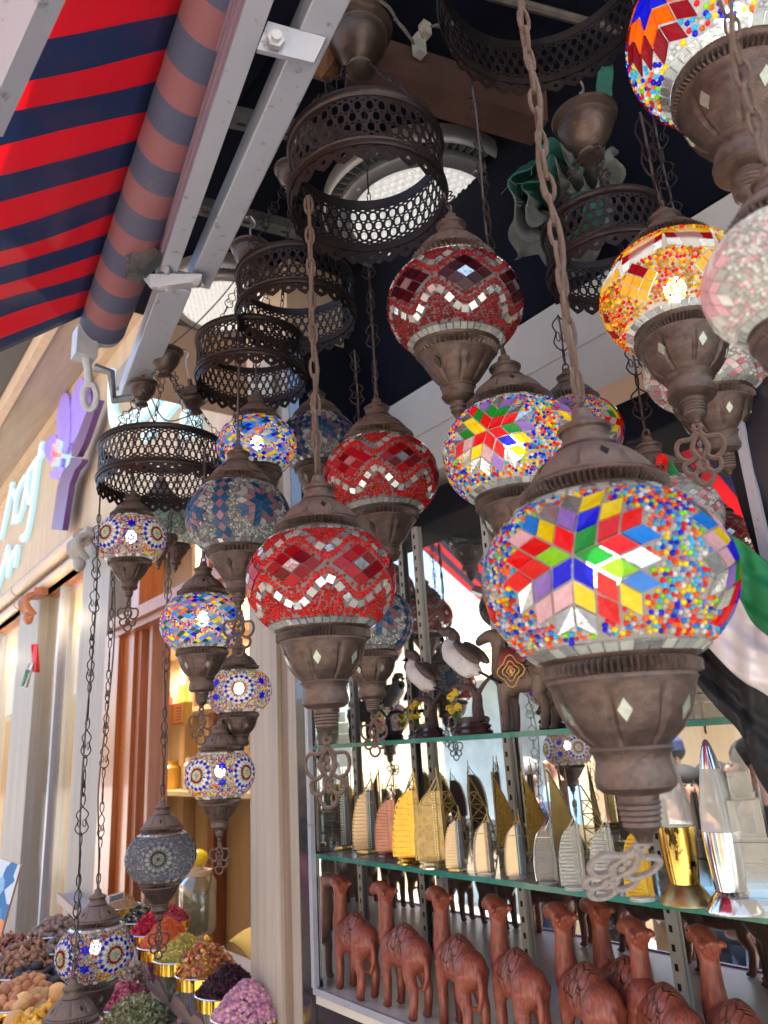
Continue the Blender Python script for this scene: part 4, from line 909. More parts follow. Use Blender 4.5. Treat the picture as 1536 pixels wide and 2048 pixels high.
# golden window bay and the far bay
def bay(y0,y1,lb,lamp=10):
    rt=root('shop_window_bay',(XF,(y0+y1)/2,-.15),lb,'shop window','shop windows further down the street'); og=rt.location
    mb=MB(); mb.bx((XF+.10,y0,-.15),(XF+.14,y1,2.9)); mb.build('honey_backing',HONEY,rt,org=og)
    mb=MB(); mb.bx((XF-.02,y0+.0,2.86),(XF+.2,y1,2.96)); mb.build('head_frame',WOODP,rt,org=og)
    for y in(y0+.0,y0+(y1-y0)*.60):
        mb=MB(); mb.bx((XF-.0,y,-.15),(XF+.06,y+.04,2.86)); mb.build('mullion',CREAM if y==y0 else ALU,rt,org=og)
    cu=sheet(lambda u,v:Vector((XF+.07+.012*math.sin(u*40),y0+.06+(y1-y0)*.36*u,.1+1.9*v)),60,2,[mat('gold_curtain_%d'%int(y0*10),(.62,.38,.14),.5,.0)],'gold_curtain',rt,og)
    mb=MB(); mb.bx((XF+.06,y0+(y1-y0)*.1,2.05),(XF+.07,y0+(y1-y0)*.4,2.45)); mb.build('price_board',mat('board_%d'%int(y0*10),(.62,.58,.5),.5),rt,org=og)
    pane(y0,y1,-.1,2.86,x=XF+.02,parent=rt).location-=og
    lampin((XF-.12,(y0+y1)/2,2.6),lamp*.11,(1,.80,.50))  # unseen point lamp added outside the pane to make the bay glow
bay(5.07,6.20,'golden lit shop window between the two grey pillars',16)
bay(6.92,8.88,'furthest golden shop window at the left edge of the picture',18)
# small red, green and white pennants hanging in front of the far bays
def flagm(nm,c): return mat(nm,c,.7,trans=.3)
FR,FW,FG,FB=flagm('flag_red',(.75,.012,.012)),flagm('flag_white',(.75,.72,.72)),flagm('flag_green',(.01,.20,.07)),flagm('flag_black',(.012,.012,.014))
q=onx(72,1330,1.22); fl=root('small_flag',q,'small red, white and green flag hanging limp by the far grey pillar','flag','small flags on the neighbour shop fronts')
def drape(px0,px1,py0,py1,X,shift=0):
    a=lambda u,v:onx(px0+(px1-px0)*u+shift*v,py0+(py1-py0)*v,X+.02*math.sin(u*5+v*3)); return a
for nm,pts,m_ in(('red_band',(62,76,1288,1345,4),FR),('white_band',(58,68,1325,1375,-12),FW),('green_band',(52,60,1340,1372,-10),FG)):
    sheet(drape(*pts[:4],1.22,pts[4]),6,6,[m_],nm,fl,q,th=.002)
# ledge mouldings with scroll brackets
for (y0,y1,lb) in((5.10,6.95,'cream roll moulding over the golden window'),(6.98,9.4,'cream roll moulding over the furthest window')):
    rt=root('ledge_moulding',(XF-.05,(y0+y1)/2,2.98),lb,'moulding','cream roll mouldings over the windows'); og=rt.location
    mb=MB(); mb.tube([(XF-.06,y0,3.06),(XF-.06,y1,3.06)],.055,16); mb.build('upper_roll',MOLD,rt,org=og,smooth_=True)
    mb=MB(); mb.tube([(XF-.04,y0,2.93),(XF-.04,y1,2.93)],.04,16); mb.bx((XF-.02,y0,2.86),(XF,y1,3.1)); mb.build('lower_roll',MOLD,rt,org=og,smooth_=True)
for px,py,X_,s,lb in((165,1085,1.28,1.0,'carved acanthus bracket at the near end of the cream moulding'),(62,1200,1.28,1.15,'carved reddish bracket between the two far windows')):
    q=onx(px,py,X_); rt=root('carved_bracket',q,lb,'carved bracket','carved brackets on the facade'); mb=MB(); rb=random.Random(px)
    mb.box((.04,0,.05),(.1,.22*s,.05)); 
    for k in range(5): mb.tube(smooth([(.0,-.09+k*.045,.03),(-.05,-.09+k*.045,.0),(-.04,-.08+k*.04,-.06),(.02,-.06+k*.03,-.12)],4),[.022]*13,8)
    mb.ell((-.01,0,-.14),(.04,.05,.05),10,8); mb.build('leaf_carving',STONEG if px>100 else WOODP,rt,smooth_=True)
# sign letters, flower emblem
LIT=emis('lit_letter_face',(.75,.97,1.0),.34); LSIDE=emis('letter_glowing_return',(.58,.85,.95),.24)
XS=1.385
def yz(px,py,X=XS): q=onx(px,py,X); return (q.y,q.z)
def ribbon(pts,w,n=5):
    P=[Vector((a,b,0)) for a,b in [yz(*p) for p in pts]]; S=smooth(P,n); L=[];Rr=[]
    for i,p in enumerate(S):
        t_=(S[min(i+1,len(S)-1)]-S[max(i-1,0)]).normalized(); nn=Vector((-t_.y,t_.x,0)); k=w*(1-.55*(abs(2*i/(len(S)-1)-1))**6) if hasattr(w,'__mul__') else w
        L.append(p+nn*k);Rr.append(p-nn*k)
    return [(q.x,q.y) for q in L+Rr[::-1]],L,Rr
def letter(strokes,name,parent,m=None,th=.03,og=None):
    mb=MB()
    for pts,w in strokes:
        _,L,Rr=ribbon(pts,w); n=len(L)
        vs=[(XS-th,q.x,q.y) for q in L]+[(XS-th,q.x,q.y) for q in Rr]+[(XS,q.x,q.y) for q in L]+[(XS,q.x,q.y) for q in Rr]
        fs=[(i,i+1,n+i+1,n+i) for i in range(n-1)]; mb.add(vs,fs,0)
        mb.add(vs,[(i,2*n+i,2*n+i+1,i+1) for i in range(n-1)]+[(n+i,n+i+1,3*n+i+1,3*n+i) for i in range(n-1)]+[(0,n,3*n,2*n),(n-1,3*n-1,4*n-1,2*n-1)],1)
    return mb.build(name,[m or LIT,LSIDE],parent,org=og)
og=Vector((XS,6.9,3.8)); sr=root('lit_sign',og,'white backlit lettering of the neighbour shop sign with a purple crocus','shop sign')
letter([([(36,918),(26,985),(7,1078)],.055),([(20,1010),(30,985),(36,1000),(30,1050)],.035)],'letter',sr,og=og)
letter([([(56,952),(40,985),(34,1030),(44,1036),(58,975),(60,950),(52,1020)],.038)],'letter',sr,og=og)
letter([([(66,935),(60,985),(68,1000),(78,925),(68,1000)],.036)],'letter',sr,og=og)
letter([([(104,862),(102,842),(96,842),(90,880),(81,930),(70,1010),(58,1070),(47,1076)],.045),([(60,948),(76,925),(92,906)],.03)],'letter',sr,og=og)
letter([([(22,1092),(12,1130),(-4,1190)],.05)],'letter',sr,og=og)
letter([([(10,1140),(24,1108),(20,1150),(28,1120),(40,1098),(34,1135)],.04)],'letter',sr,og=og)
letter([([(229,742),(229,800),(236,842),(262,848),(305,812),(352,762),(398,706),(404,690)],.055),([(292,880),(330,835),(372,778),(398,735)],.05)],'arabic_letter',sr,og=og)
letter([([(374,828),(378,850),(372,876)],.04),([(392,838),(400,858),(396,876)],.035),([(360,800),(364,808)],.03),([(376,795),(380,803)],.03)],'arabic_letter',sr,og=og)
LAV=mat('lavender_petal',(.20,.13,.62),.35,0,(.38,.28,.80),6,stretch=(1,14,1.5),emit=.04); PUR=mat('purple_acrylic',(.105,.045,.16),.3); STG=mat('coral_stigma',(.95,.20,.22),.4,emit=.12)
s_=lambda L:[(x*.2995,720+y*.2995) for x,y in L]
def plate(polys,name,m,X,th,parent,og):
    mb=MB()
    for P in polys: mb.prism([yz(*q,X) for q in P],-th,(X,0,0),(0,1,0),(0,0,1))
    return mb.build(name,m,parent,org=og)
for P in ([(470,225),(440,240),(410,330),(405,480),(430,620),(460,640),(490,560),(495,430),(490,280)],[(565,125),(540,150),(505,260),(490,420),(500,560),(560,480),(600,380),(610,250),(590,150)],[(385,500),(340,540),(318,590),(340,660),(390,730),(430,720),(440,650),(420,560)],[(360,750),(400,730),(450,720),(440,780),(390,800),(365,790)]):
    P2=smooth([(a,b,0) for a,b in s_(P)],3,True); plate([[(q.x,q.y) for q in P2]],'crocus_petal',LAV,XS-.03-.01*random.random(),.03,sr,og)
plate([s_([(650,270),(700,272),(600,560),(555,650),(515,650),(520,600)]),s_([(510,655),(590,665),(585,690),(540,740),(505,830),(455,1140),(380,1135),(420,860),(450,760),(510,690)])],'purple_stem',PUR,XS-.06,.04,sr,og)
letter([(s_([(470,545),(450,640),(430,720)]),.02),(s_([(485,555),(465,650),(455,720)]),.02),(s_([(440,580),(450,650),(440,700)]),.02),(s_([(430,640),(480,650),(505,655)]),.018)],'stigma',sr,m=STG,th=.10,og=og)
# eave of the neighbour building
EV=mat('brown_eave_board',(.34,.25,.185),.6,0,(.26,.19,.14),3,stretch=(6,.6,6))
ev_=MB(); z=4.4
a,b=onz(190,640,z),onz(0,950,z); a2,b2=onz(-60,760,z),onz(40,640,z)
def strip(px0,px1,z0,th,m,lb,y0=3.4,y1=16):
    pass
rt=root('eave',(1.2,6,4.4),'brown boarded eave with a dark gutter line high on the neighbour facade','eave')
mb=MB(); mb.bx((1.02,2.6,4.40),(1.42,16,4.46)); mb.build('soffit_board',EV,rt,org=rt.location)
mb=MB(); mb.bx((.96,2.6,4.36),(1.018,16,4.56)); mb.bx((1.34,2.6,4.30),(1.40,16,4.398)); mb.build('edge_board',FAC,rt,org=rt.location)
mb=MB(); mb.bx((.80,2.6,4.50),(.955,16,4.54)); mb.build('gutter',mat('dark_gutter',(.05,.045,.045),.6),rt,org=rt.location)
mb=MB(); mb.bx((.2,2.6,4.62),(.80,16,4.68)); mb.build('upper_board',MOLD,rt,org=rt.location)
# small framed view leaning at the left border
q=onx(10,1800,1.0)
pb=root('painted_board',q,'pale blue painted canvas leaning at the left edge behind the nut bowls','painting')
m_,t_,o_=nt('painted_city_view'); b_=N(t_,'ShaderNodeBsdfPrincipled'); vo=N(t_,'ShaderNodeTexVoronoi'); vo.inputs['Scale'].default_value=34; mp=N(t_,'ShaderNodeMapping'); mp.inputs['Scale'].default_value=(1,2,.7); tc=N(t_,'ShaderNodeTexCoord'); t_.links.new(tc.outputs['Object'],mp.inputs[0]); t_.links.new(mp.outputs[0],vo.inputs['Vector'])
rp=N(t_,'ShaderNodeValToRGB'); rp.color_ramp.interpolation='CONSTANT'
for i,(p_,c_) in enumerate([(0,(.06,.20,.45)),(.25,(.25,.50,.72)),(.5,(.60,.72,.78)),(.75,(.10,.28,.5)),(.92,(.8,.3,.1))]):
    e_=rp.color_ramp.elements[i] if i<2 else rp.color_ramp.elements.new(p_); e_.position=p_; e_.color=rgb(c_)
sp_=N(t_,'ShaderNodeSeparateColor'); t_.links.new(vo.outputs['Color'],sp_.inputs[0]); t_.links.new(sp_.outputs[0],rp.inputs[0]); t_.links.new(rp.outputs[0],b_.inputs['Base Color']); t_.links.new(b_.outputs[0],o_.inputs[0])
P=[onz(-60,1700,0),0]; T=2.35
pp=[un(-90,1690,T),un(41,1730,T),un(-8,1905,T-.1),un(-90,1905,T-.1)]; nn=(pp[1]-pp[0]).cross(pp[3]-pp[0]).normalized(); nn=nn if nn.dot(CF)>0 else -nn
mb=MB(); mb.add(pp+[k+nn*.02 for k in pp],[(0,1,2,3),(7,6,5,4)],0); mb.add(pp+[k+nn*.02 for k in pp],[(0,4,5,1),(1,5,6,2),(2,6,7,3),(3,7,4,0)],1); mb.build('canvas',[m_,CREAM],pb,org=q)
# ------------------------------------------------------------------ display case
YL=1.665;YR=-.75;XB=1.36;ZB=1.09;ZT=2.2
MIRM,t_,o_=nt('case_mirror'); gl=N(t_,'ShaderNodeBsdfGlossy'); gl.inputs[0].default_value=(.90,.92,.91,1); gl.inputs['Roughness'].default_value=.015
df=N(t_,'ShaderNodeBsdfDiffuse'); df.inputs[0].default_value=(.3,.29,.28,1); nn_=N(t_,'ShaderNodeTexNoise'); nn_.inputs['Scale'].default_value=6; nn_.inputs['Detail'].default_value=8; mr=N(t_,'ShaderNodeMapRange'); mr.inputs['To Min'].default_value=.02; mr.inputs['To Max'].default_value=.16; t_.links.new(nn_.outputs['Fac'],mr.inputs[0]); ms=N(t_,'ShaderNodeMixShader'); t_.links.new(mr.outputs[0],ms.inputs[0]); t_.links.new(gl.outputs[0],ms.inputs[1]); t_.links.new(df.outputs[0],ms.inputs[2]); t_.links.new(ms.outputs[0],o_.inputs[0])
dc=root('display_case',(1.0,YL,ZB),'mirror backed glass display case full of souvenirs under the lamps','display case'); og=dc.location
mb=MB(); mb.bx((XB,YR,ZB),(XB+.012,YL,ZT)); mb.build('mirror_back',MIRM,dc,org=og)
mb=MB(); mb.bx((1.02,YL-.004,ZB),(XB,YL+.0,ZT)); mb.build('mirror_side',MIRM,dc,org=og)
BLK=mat('black_gloss_frame',(.010,.011,.018),.2,0,coat=.5)
mb=MB(); mb.bx((1.0,YL+.001,-.15),(1.5,YL+.054,2.75)); mb.build('side_post',BLK,dc,org=og)
mb=MB(); mb.bx((1.005,YR,-.15),(1.5,YL,ZB-.03)); mb.build('plinth',BLK,dc,org=og)
mb=MB(); mb.bx((.995,YR,ZB-.010),(1.003,YL,ZB+.004)); mb.bx((.992,YL-.014,ZB+.004),(1.004,YL,ZT)); mb.build('aluminium_edge',ALU,dc,org=og)
mb=MB(); mb.bx((1.003,YR,ZB-.03),(XB,YL,ZB)); mb.build('floor_panel',mat('pale_case_floor',(.62,.59,.51),.35,0,(.52,.50,.43),5),dc,org=og)
mb=MB(); mb.bx((1.19,YR,ZT),(1.5,YL,ZT+.004)); mb.build('top_board',SOFF,dc,org=og)
SHT=glass('dusty_shelf_glass',(.86,.92,.89),.7,.05,(.42,.40,.37),.5)
EDG=mat('green_glass_edge',(.02,.16,.13),.12,0,(.05,.24,.20),4,coat=.5,trans=.2,stretch=(1,3,1))
for z,y1 in((1.368,YR),(1.610,YR)):
    mb=MB(); mb.bx((1.004,y1,z-.009),(XB-.006,YL-.01,z)); o=mb.build('glass_shelf',[SHT,EDG],dc,org=og)
    for p_ in o.data.polygons: p_.material_index=1 if abs(p_.normal.z)<.5 else 0
for y in(1.615,1.33,.95,.55,.1,-.3):
    mb=MB(); mb.bx((XB-.010,y,ZB),(XB-.001,y+.022,ZT)); s_o=mb.build('slotted_standard',mat('standard_grey',(.58,.58,.56),.45,0) if y==1.615 else bpy.data.materials['standard_grey'],dc,org=og)
    mb=MB()
    for i in range(34): mb.bx((XB-.0108,y+.008,ZB+.02+i*.032),(XB-.0102,y+.015,ZB+.032+i*.032))
    mb.build('slots',BLACK,s_o,org=og)
mb=MB(); mb.bx((.998,.47,1.62),(1.006,.484,ZT)); mb.build('pane_edge',ALU,dc,org=og)
# dark stock hung right of the case
BK2=mat('black_bags',(.008,.008,.014),.5,0,(.016,.015,.024),10,.3,20)
o=sheet(lambda u,v:Vector((1.02+.03*math.sin(7*u)+.02*math.sin(9*v),.50-.9*u,1.62+.62*v)),14,14,[BK2],'black_cloth',None,(0,0,0),th=.01); tag(o,'black hanging cloth at the right end of the display case behind the flag','cloth')
# large flag draped over the right end of the case
XG=.93
bd=[[(1318,905),(1345,925),(1395,1010),(1425,1045),(1480,1080),(1536,1125),(1640,1200)],
    [(1300,960),(1330,1000),(1375,1080),(1420,1130),(1472,1185),(1502,1240),(1536,1272),(1640,1350)],
    [(1290,1000),(1318,1060),(1360,1180),(1400,1270),(1450,1330),(1490,1365),(1536,1392),(1640,1470)],
    [(1280,1050),(1300,1110),(1335,1230),(1385,1350),(1430,1412),(1480,1465),(1500,1520),(1536,1588),(1640,1720)]]
def cur(pts,u):
    S=smooth([(a,b,0) for a,b in pts],8); k=u*(len(S)-1); i=min(int(k),len(S)-2); q=S[i].lerp(S[i+1],k-i); return q
def fpt(u,v):
    k=v*3; i=min(int(k),2); q=cur(bd[i],u).lerp(cur(bd[i+1],u),k-i); return onx(q.x,q.y,XG+.012*math.sin(u*9+v*7)+.008*math.sin(v*16+u*3)+.0035*math.sin(v*41+6*u)+.0018*math.sin(v*77+17*u)+.003*math.sin(u*31-9*v))
q=fpt(.3,.5); fg=root('large_flag',q,'large red, green, white and black flag draped across the right end of the case','flag')
def band(nm,v0,v1,m,u0=.33,u1=1):
    sheet(lambda u,v:fpt(u0+(u1-u0)*u,v0+(v1-v0)*v),90,30,[m],nm,fg,q,th=.0008)
band('red_band',0,1,FR,0,.13); band('green_band',0,1/3,FG,.13,1); band('white_band',1/3,2/3,FW,.13,1); band('black_band',2/3,1,FB,.13,1)
# ------------------------------------------------------------------ the other side of the lane (seen in the mirror)
OPW=mat('cream_opposite_wall',(.72,.56,.36),.7,0,(.62,.44,.26),2); SHUT=mat('blue_grey_shutter',(.20,.26,.30),.5,0,(.35,.45,.5),2)
ob=root('opposite_building',(-3.6,4,-.15),'ochre shop row across the lane, seen only in the mirror','building'); og=ob.location
mb=MB(); mb.bx((-3.9,-6,-.15),(-3.6,14,3.3)); mb.build('wall',OPW,ob,org=og)
for i,y in enumerate((-4,-1.6,.8,3.2,5.6,8.,10.4)):
    mb=MB(); mb.bx((-3.62,y,-.15),(-3.58,y+1.7,2.5)); mb.build('opening',[SHUT,HONEY][i%2],ob,org=og)
    mb=MB(); mb.bx((-3.64,y,2.6),(-3.57,y+1.9,3.1)); mb.build('shop_board',[mat('board_white',(.7,.7,.7),.5),mat('board_maroon',(.25,.05,.04),.5),mat('board_orange',(.8,.35,.05),.5)][i%3],ob,org=og)
    mb=MB(); mb.beam((-3.55,y+.9,2.55),(-2.9,y+.9,2.2),1.9,.02); mb.build('canopy',[CREAM,mat('canopy_blue',(.1,.25,.4),.6)][i%2],ob,org=og)

# loose wiring and taped joints under the ceiling
for pts,lb,r in (([(700,-20,1.5),(770,10,1.5),(800,50,1.5),(838,92,1.5),(850,60,1.5),(900,48,1.5),(960,70,1.5)],'twisted dark wires with a white connector hanging above the reddish beam',.003),([(520,470,2.1),(470,560,2.1),(400,640,2.1),(330,700,2.1)],'thin black wire sagging between the left canopies',.002),([(300,790,2.1),(330,840,2.1),(380,830,2.1),(440,790,2.1),(520,820,2.1)],'looped black wire in front of the lit sign',.002)):
    P=[un(*q) for q in pts]; rt=root('loose_wire',P[0],lb,'wire','loose wires under the ceiling'); mb=MB(); mb.tube(smooth(P,6),r,6)
    if r>.0025: mb.tube([p+Vector((.006*math.sin(i),.0,.006*math.cos(i))) for i,p in enumerate(smooth(P,6))],r*.8,6)
    mb.build('wire',CABLE,rt,org=P[0],smooth_=True)
    if r>.0025:
        mb=MB(); mb.box(P[3],(.02,.02,.045)); mb.box(P[4],(.018,.018,.03)); mb.build('connector',mat('dirty_white_plastic',(.38,.37,.34),.5,0,(.2,.19,.17),30),rt,org=P[0])

# thin rails and pipes under the dark ceiling
for a,b,r,lb in (((1375,392),(1560,300),.006,'thin pale rail under the dark ceiling, right of the red and gold lamp'),((940,-20),(1560,150),.010,'dark conduit pipe crossing the ceiling above the right lamps'),((620,420),(1120,330),.008,'dark conduit pipe crossing behind the central ring')):
    A=onz(*a,3.02);B=onz(*b,3.02); mb=MB(); mb.tube([A,B],r,8); tag(mb.build('ceiling_pipe',CHAN if r<.007 else CABLE,None,org=A,smooth_=True),lb,'pipe','pipes and rails under the ceiling')
# ------------------------------------------------------------------ skin helper
def skin(verts,edges,radii,rootv=0,sub=2,name='body',mats=None,parent=None,fn=None):
    me=bpy.data.meshes.new('sk'); me.from_pydata([tuple(v) for v in verts],edges,[]); o=bpy.data.objects.new('sk',me); COL.objects.link(o)
    m=o.modifiers.new('s','SKIN'); s=me.skin_vertices[0].data
    for i,r in enumerate(radii): s[i].radius=(r,r) if not hasattr(r,'__len__') else r; s[i].use_root=(i==rootv)
    sb=o.modifiers.new('u','SUBSURF'); sb.levels=sub; sb.render_levels=sub
    bpy.context.view_layer.update(); dg=bpy.context.evaluated_depsgraph_get(); out=bpy.data.meshes.new_from_object(o.evaluated_get(dg))
    bpy.data.objects.remove(o); out.name=name
    for p in out.polygons: p.use_smooth=True
    out.materials.clear()
    for q in (mats if isinstance(mats,list) else [mats]): out.materials.append(q)
    ob=bpy.data.objects.new(name,out); COL.objects.link(ob)
    if parent: ob.parent=parent
    if fn: fn(out)
    return ob
# ------------------------------------------------------------------ carved camels
def carved(name,c1,c2,rough=.35):
    m,t,out=nt(name); L=t.links.new; b=N(t,'ShaderNodeBsdfPrincipled'); b.inputs['Roughness'].default_value=rough; b.inputs['Coat Weight'].default_value=.1
    tc=N(t,'ShaderNodeTexCoord'); mp=N(t,'ShaderNodeMapping'); mp.inputs['Scale'].default_value=(9,9,1.4); L(tc.outputs['Object'],mp.inputs[0])
    n=N(t,'ShaderNodeTexNoise'); n.inputs['Scale'].default_value=7; n.inputs['Detail'].default_value=7; L(mp.outputs[0],n.inputs['Vector'])
    r=N(t,'ShaderNodeValToRGB'); r.color_ramp.elements[0].position=.3; r.color_ramp.elements[1].position=.7; r.color_ramp.elements[0].color=rgb(c1); r.color_ramp.elements[1].color=rgb(c2); L(n.outputs['Fac'],r.inputs[0]); L(r.outputs[0],b.inputs['Base Color'])
    # carved blanket of leaf scales on the flank only
    v=N(t,'ShaderNodeTexVoronoi'); v.feature='DISTANCE_TO_EDGE'; v.inputs['Scale'].default_value=15; m2=N(t,'ShaderNodeMapping'); m2.inputs['Scale'].default_value=(1.3,.4,.75); L(tc.outputs['Object'],m2.inputs[0]); L(m2.outputs[0],v.inputs['Vector'])
    mr=N(t,'ShaderNodeMapRange'); mr.inputs['From Max'].default_value=.09; L(v.outputs['Distance'],mr.inputs[0])
    sp=N(t,'ShaderNodeSeparateXYZ'); L(tc.outputs['Object'],sp.inputs[0])
    def gate(o,lo,hi):
        a=N(t,'ShaderNodeMath',operation='GREATER_THAN'); a.inputs[1].default_value=lo; L(o,a.inputs[0]); c=N(t,'ShaderNodeMath',operation='LESS_THAN'); c.inputs[1].default_value=hi; L(o,c.inputs[0]); d=N(t,'ShaderNodeMath',operation='MULTIPLY'); L(a.outputs[0],d.inputs[0]); L(c.outputs[0],d.inputs[1]); return d.outputs[0]
    g1=gate(sp.outputs['X'],-.17,.13); g2=gate(sp.outputs['Z'],.48,.80); g=N(t,'ShaderNodeMath',operation='MULTIPLY'); L(g1,g.inputs[0]); L(g2,g.inputs[1])
    mx=N(t,'ShaderNodeMix'); L(g.outputs[0],mx.inputs[0]); mx.inputs[2].default_value=1; L(mr.outputs[0],mx.inputs[3])
    bp=N(t,'ShaderNodeBump'); bp.inputs['Strength'].default_value=.9; bp.inputs['Distance'].default_value=.025; L(mx.outputs[0],bp.inputs['Height']); L(bp.outputs[0],b.inputs['Normal']); L(b.outputs[0],out.inputs[0]); return m
CW=carved('carved_red_wood',(.30,.075,.040),(.105,.024,.015),.5); CWD=carved('grey_brown_resin',(.20,.14,.11),(.12,.08,.06),.6)
def camel_mesh(mat_,nm):
    mb=MB()
    E_=lambda c,d: mb.ell(c,d,20,12)
    T_=lambda p,r: mb.tube(smooth(p,5),list(np.interp(np.linspace(0,len(r)-1,(len(p)-1)*5+1),range(len(r)),r)),14)
    E_((-.02,0,.50),(.30,.138,.145)); E_((.19,0,.475),(.135,.125,.145)); E_((-.23,0,.505),(.14,.128,.14))
    mb.lathe([(.001,.50),(.23,.50),(.215,.575),(.165,.64),(.095,.69),(.030,.72),(.001,.724)],20,M=Matrix.Translation((-.035,0,0))@Matrix.Diagonal((1.15,.58,1,1)))
    T_([(.22,0,.46),(.315,0,.56),(.325,0,.70),(.315,0,.82),(.325,0,.91)],[.11,.090,.070,.062,.072])
    T_([(.225,0,.905),(.33,0,.945),(.44,0,.955),(.56,0,.925)],[.058,.076,.064,.046])
    E_((.565,0,.915),(.045,.040,.042))
    for s in(-1,1):
        T_([(.20,s*.055,.47),(.235,s*.068,.30),(.225,s*.07,.22),(.235,s*.07,.04)],[.075,.046,.044,.036]); E_((.25,s*.07,.022),(.052,.040,.024))
        T_([(-.25,s*.055,.50),(-.205,s*.07,.34),(-.265,s*.072,.22),(-.235,s*.072,.04)],[.090,.062,.044,.036]); E_((-.22,s*.072,.022),(.052,.040,.024))
        T_([(.27,s*.03,.93),(.235,s*.062,.945),(.20,s*.078,.93)],[.030,.026,.012])
    T_([(-.33,0,.53),(-.385,0,.43),(-.375,0,.32),(-.315,0,.24),(-.29,0,.26)],[.034,.026,.022,.022,.024])
    o=mb.build('tmpc',mat_)
    r=o.modifiers.new('r','REMESH'); r.mode='VOXEL'; r.voxel_size=.0105; r.use_smooth_shade=True
    q=o.modifiers.new('s','SMOOTH'); q.factor=.6; q.iterations=4
    bpy.context.view_layer.update(); me=bpy.data.meshes.new_from_object(o.evaluated_get(bpy.context.evaluated_depsgraph_get())); bpy.data.objects.remove(o)
    me.name=nm; me.materials.clear(); me.materials.append(mat_)
    for p in me.polygons: p.use_smooth=True
    return me
CM=camel_mesh(CW,'body'); CM2=camel_mesh(CWD,'body')
def camel(px,py,X,H,lb,me,ang=0,zb=1.0905,cat='camel figurine',grp='carved red wooden camels on the case floor'):
    p=onx(px,py,X); jj=random.Random(int(px)); rt=root('wooden_camel',(X,p.y,zb),lb,cat,grp,(0,0,PI/2+ang+jj.uniform(-.07,.07)),H); rt.scale=(H*jj.uniform(.95,1.05),H*jj.uniform(.95,1.06),H*jj.uniform(.985,1.015)); o=bpy.data.objects.new('body',me); COL.objects.link(o); o.parent=rt
    for s in(-1,1):
        mb=MB(); mb.ell((.47,s*.052,.968),(.016,.008,.010),8,6); mb.build('eye',BLACK,rt,smooth_=True)
    return rt
CL=[(715,1990,1.045,.226,'leftmost carved camel, farthest down the case floor',-.14),(815,2015,1.045,.226,'second carved camel from the left',-.2),(928,2050,1.045,.226,'third carved camel from the left, in the middle of the case floor',-.28),
    (1048,2080,1.045,.227,'fourth carved camel from the left, below the filigree charm of the largest lamp',-.36),(1190,2110,1.045,.228,'carved camel with a chipped white spot beside its ear, front one of the close pair',-.44),(1270,2080,1.095,.236,'carved camel standing half behind another, rear one of the close pair',-.46),
    (1350,2140,1.045,.228,'sixth carved camel in the front row, cut by the bottom edge',-.52),(1500,2170,1.045,.228,'rightmost carved camel cut by the corner of the picture',-.62)]
for px,py,X,H,lb,an in CL: camel(px,py,X,H,lb,CM,an)
# ------------------------------------------------------------------ sail tower souvenirs
GOLD=mat('polished_gold',(.85,.55,.12),.2,1,(.7,.42,.08),20); OLDG=mat('dull_gold_metal',(.42,.32,.14),.35,.9,(.25,.19,.09),15); COP=mat('copper_metal',(.42,.22,.17),.3,.9,(.3,.15,.12),10); SILV=mat('bright_silver',(.75,.75,.76),.14,1,(.6,.6,.62),12); PALEG=mat('pale_gold',(.80,.72,.42),.2,.9)
CRM=mat('cream_enamel',(.78,.60,.34),.35,0,(.70,.52,.28),6); TEALB=mat('teal_enamel',(.015,.10,.13),.3); BEADW=mat('pearl_bead',(.65,.70,.66),.2,.2); BLUB=mat('blue_bead',(.08,.18,.55),.2,.2); NAVYE=mat('navy_enamel',(.012,.02,.06),.3)
def crystal(name,c,al=.55,rough=.04,tint=(.95,.97,.96)):
    m,t,out=nt(name); L=t.links.new; tr=N(t,'ShaderNodeBsdfTransparent'); tr.inputs[0].default_value=rgb(tint); b=N(t,'ShaderNodeBsdfPrincipled'); b.inputs['Base Color'].default_value=rgb(c); b.inputs['Roughness'].default_value=rough; b.inputs['Metallic'].default_value=.1
    fr=N(t,'ShaderNodeLayerWeight'); fr.inputs[0].default_value=.45; a=N(t,'ShaderNodeMath',operation='MULTIPLY_ADD'); L(fr.outputs['Facing'],a.inputs[0]); a.inputs[1].default_value=.7; a.inputs[2].default_value=1-al-.3; a.use_clamp=True
    ms=N(t,'ShaderNodeMixShader'); L(a.outputs[0],ms.inputs[0]); L(tr.outputs[0],ms.inputs[1]); L(b.outputs[0],ms.inputs[2]); L(ms.outputs[0],out.inputs[0]); return m
CRY=crystal('clear_crystal',(.62,.65,.62),.42); RGL=crystal('grey_clear_glass',(.50,.52,.49),.22,.06,(.85,.87,.84)); CRYY=crystal('yellow_crystal',(.75,.50,.05),.3,.1,(.95,.8,.3)); CRYG=crystal('grey_crystal',(.35,.36,.35),.35,.12)
def fa(p): return -PI/2+.78*(math.atan2(CAM.x-p.x,p.y-CAM.y)+PI/2)
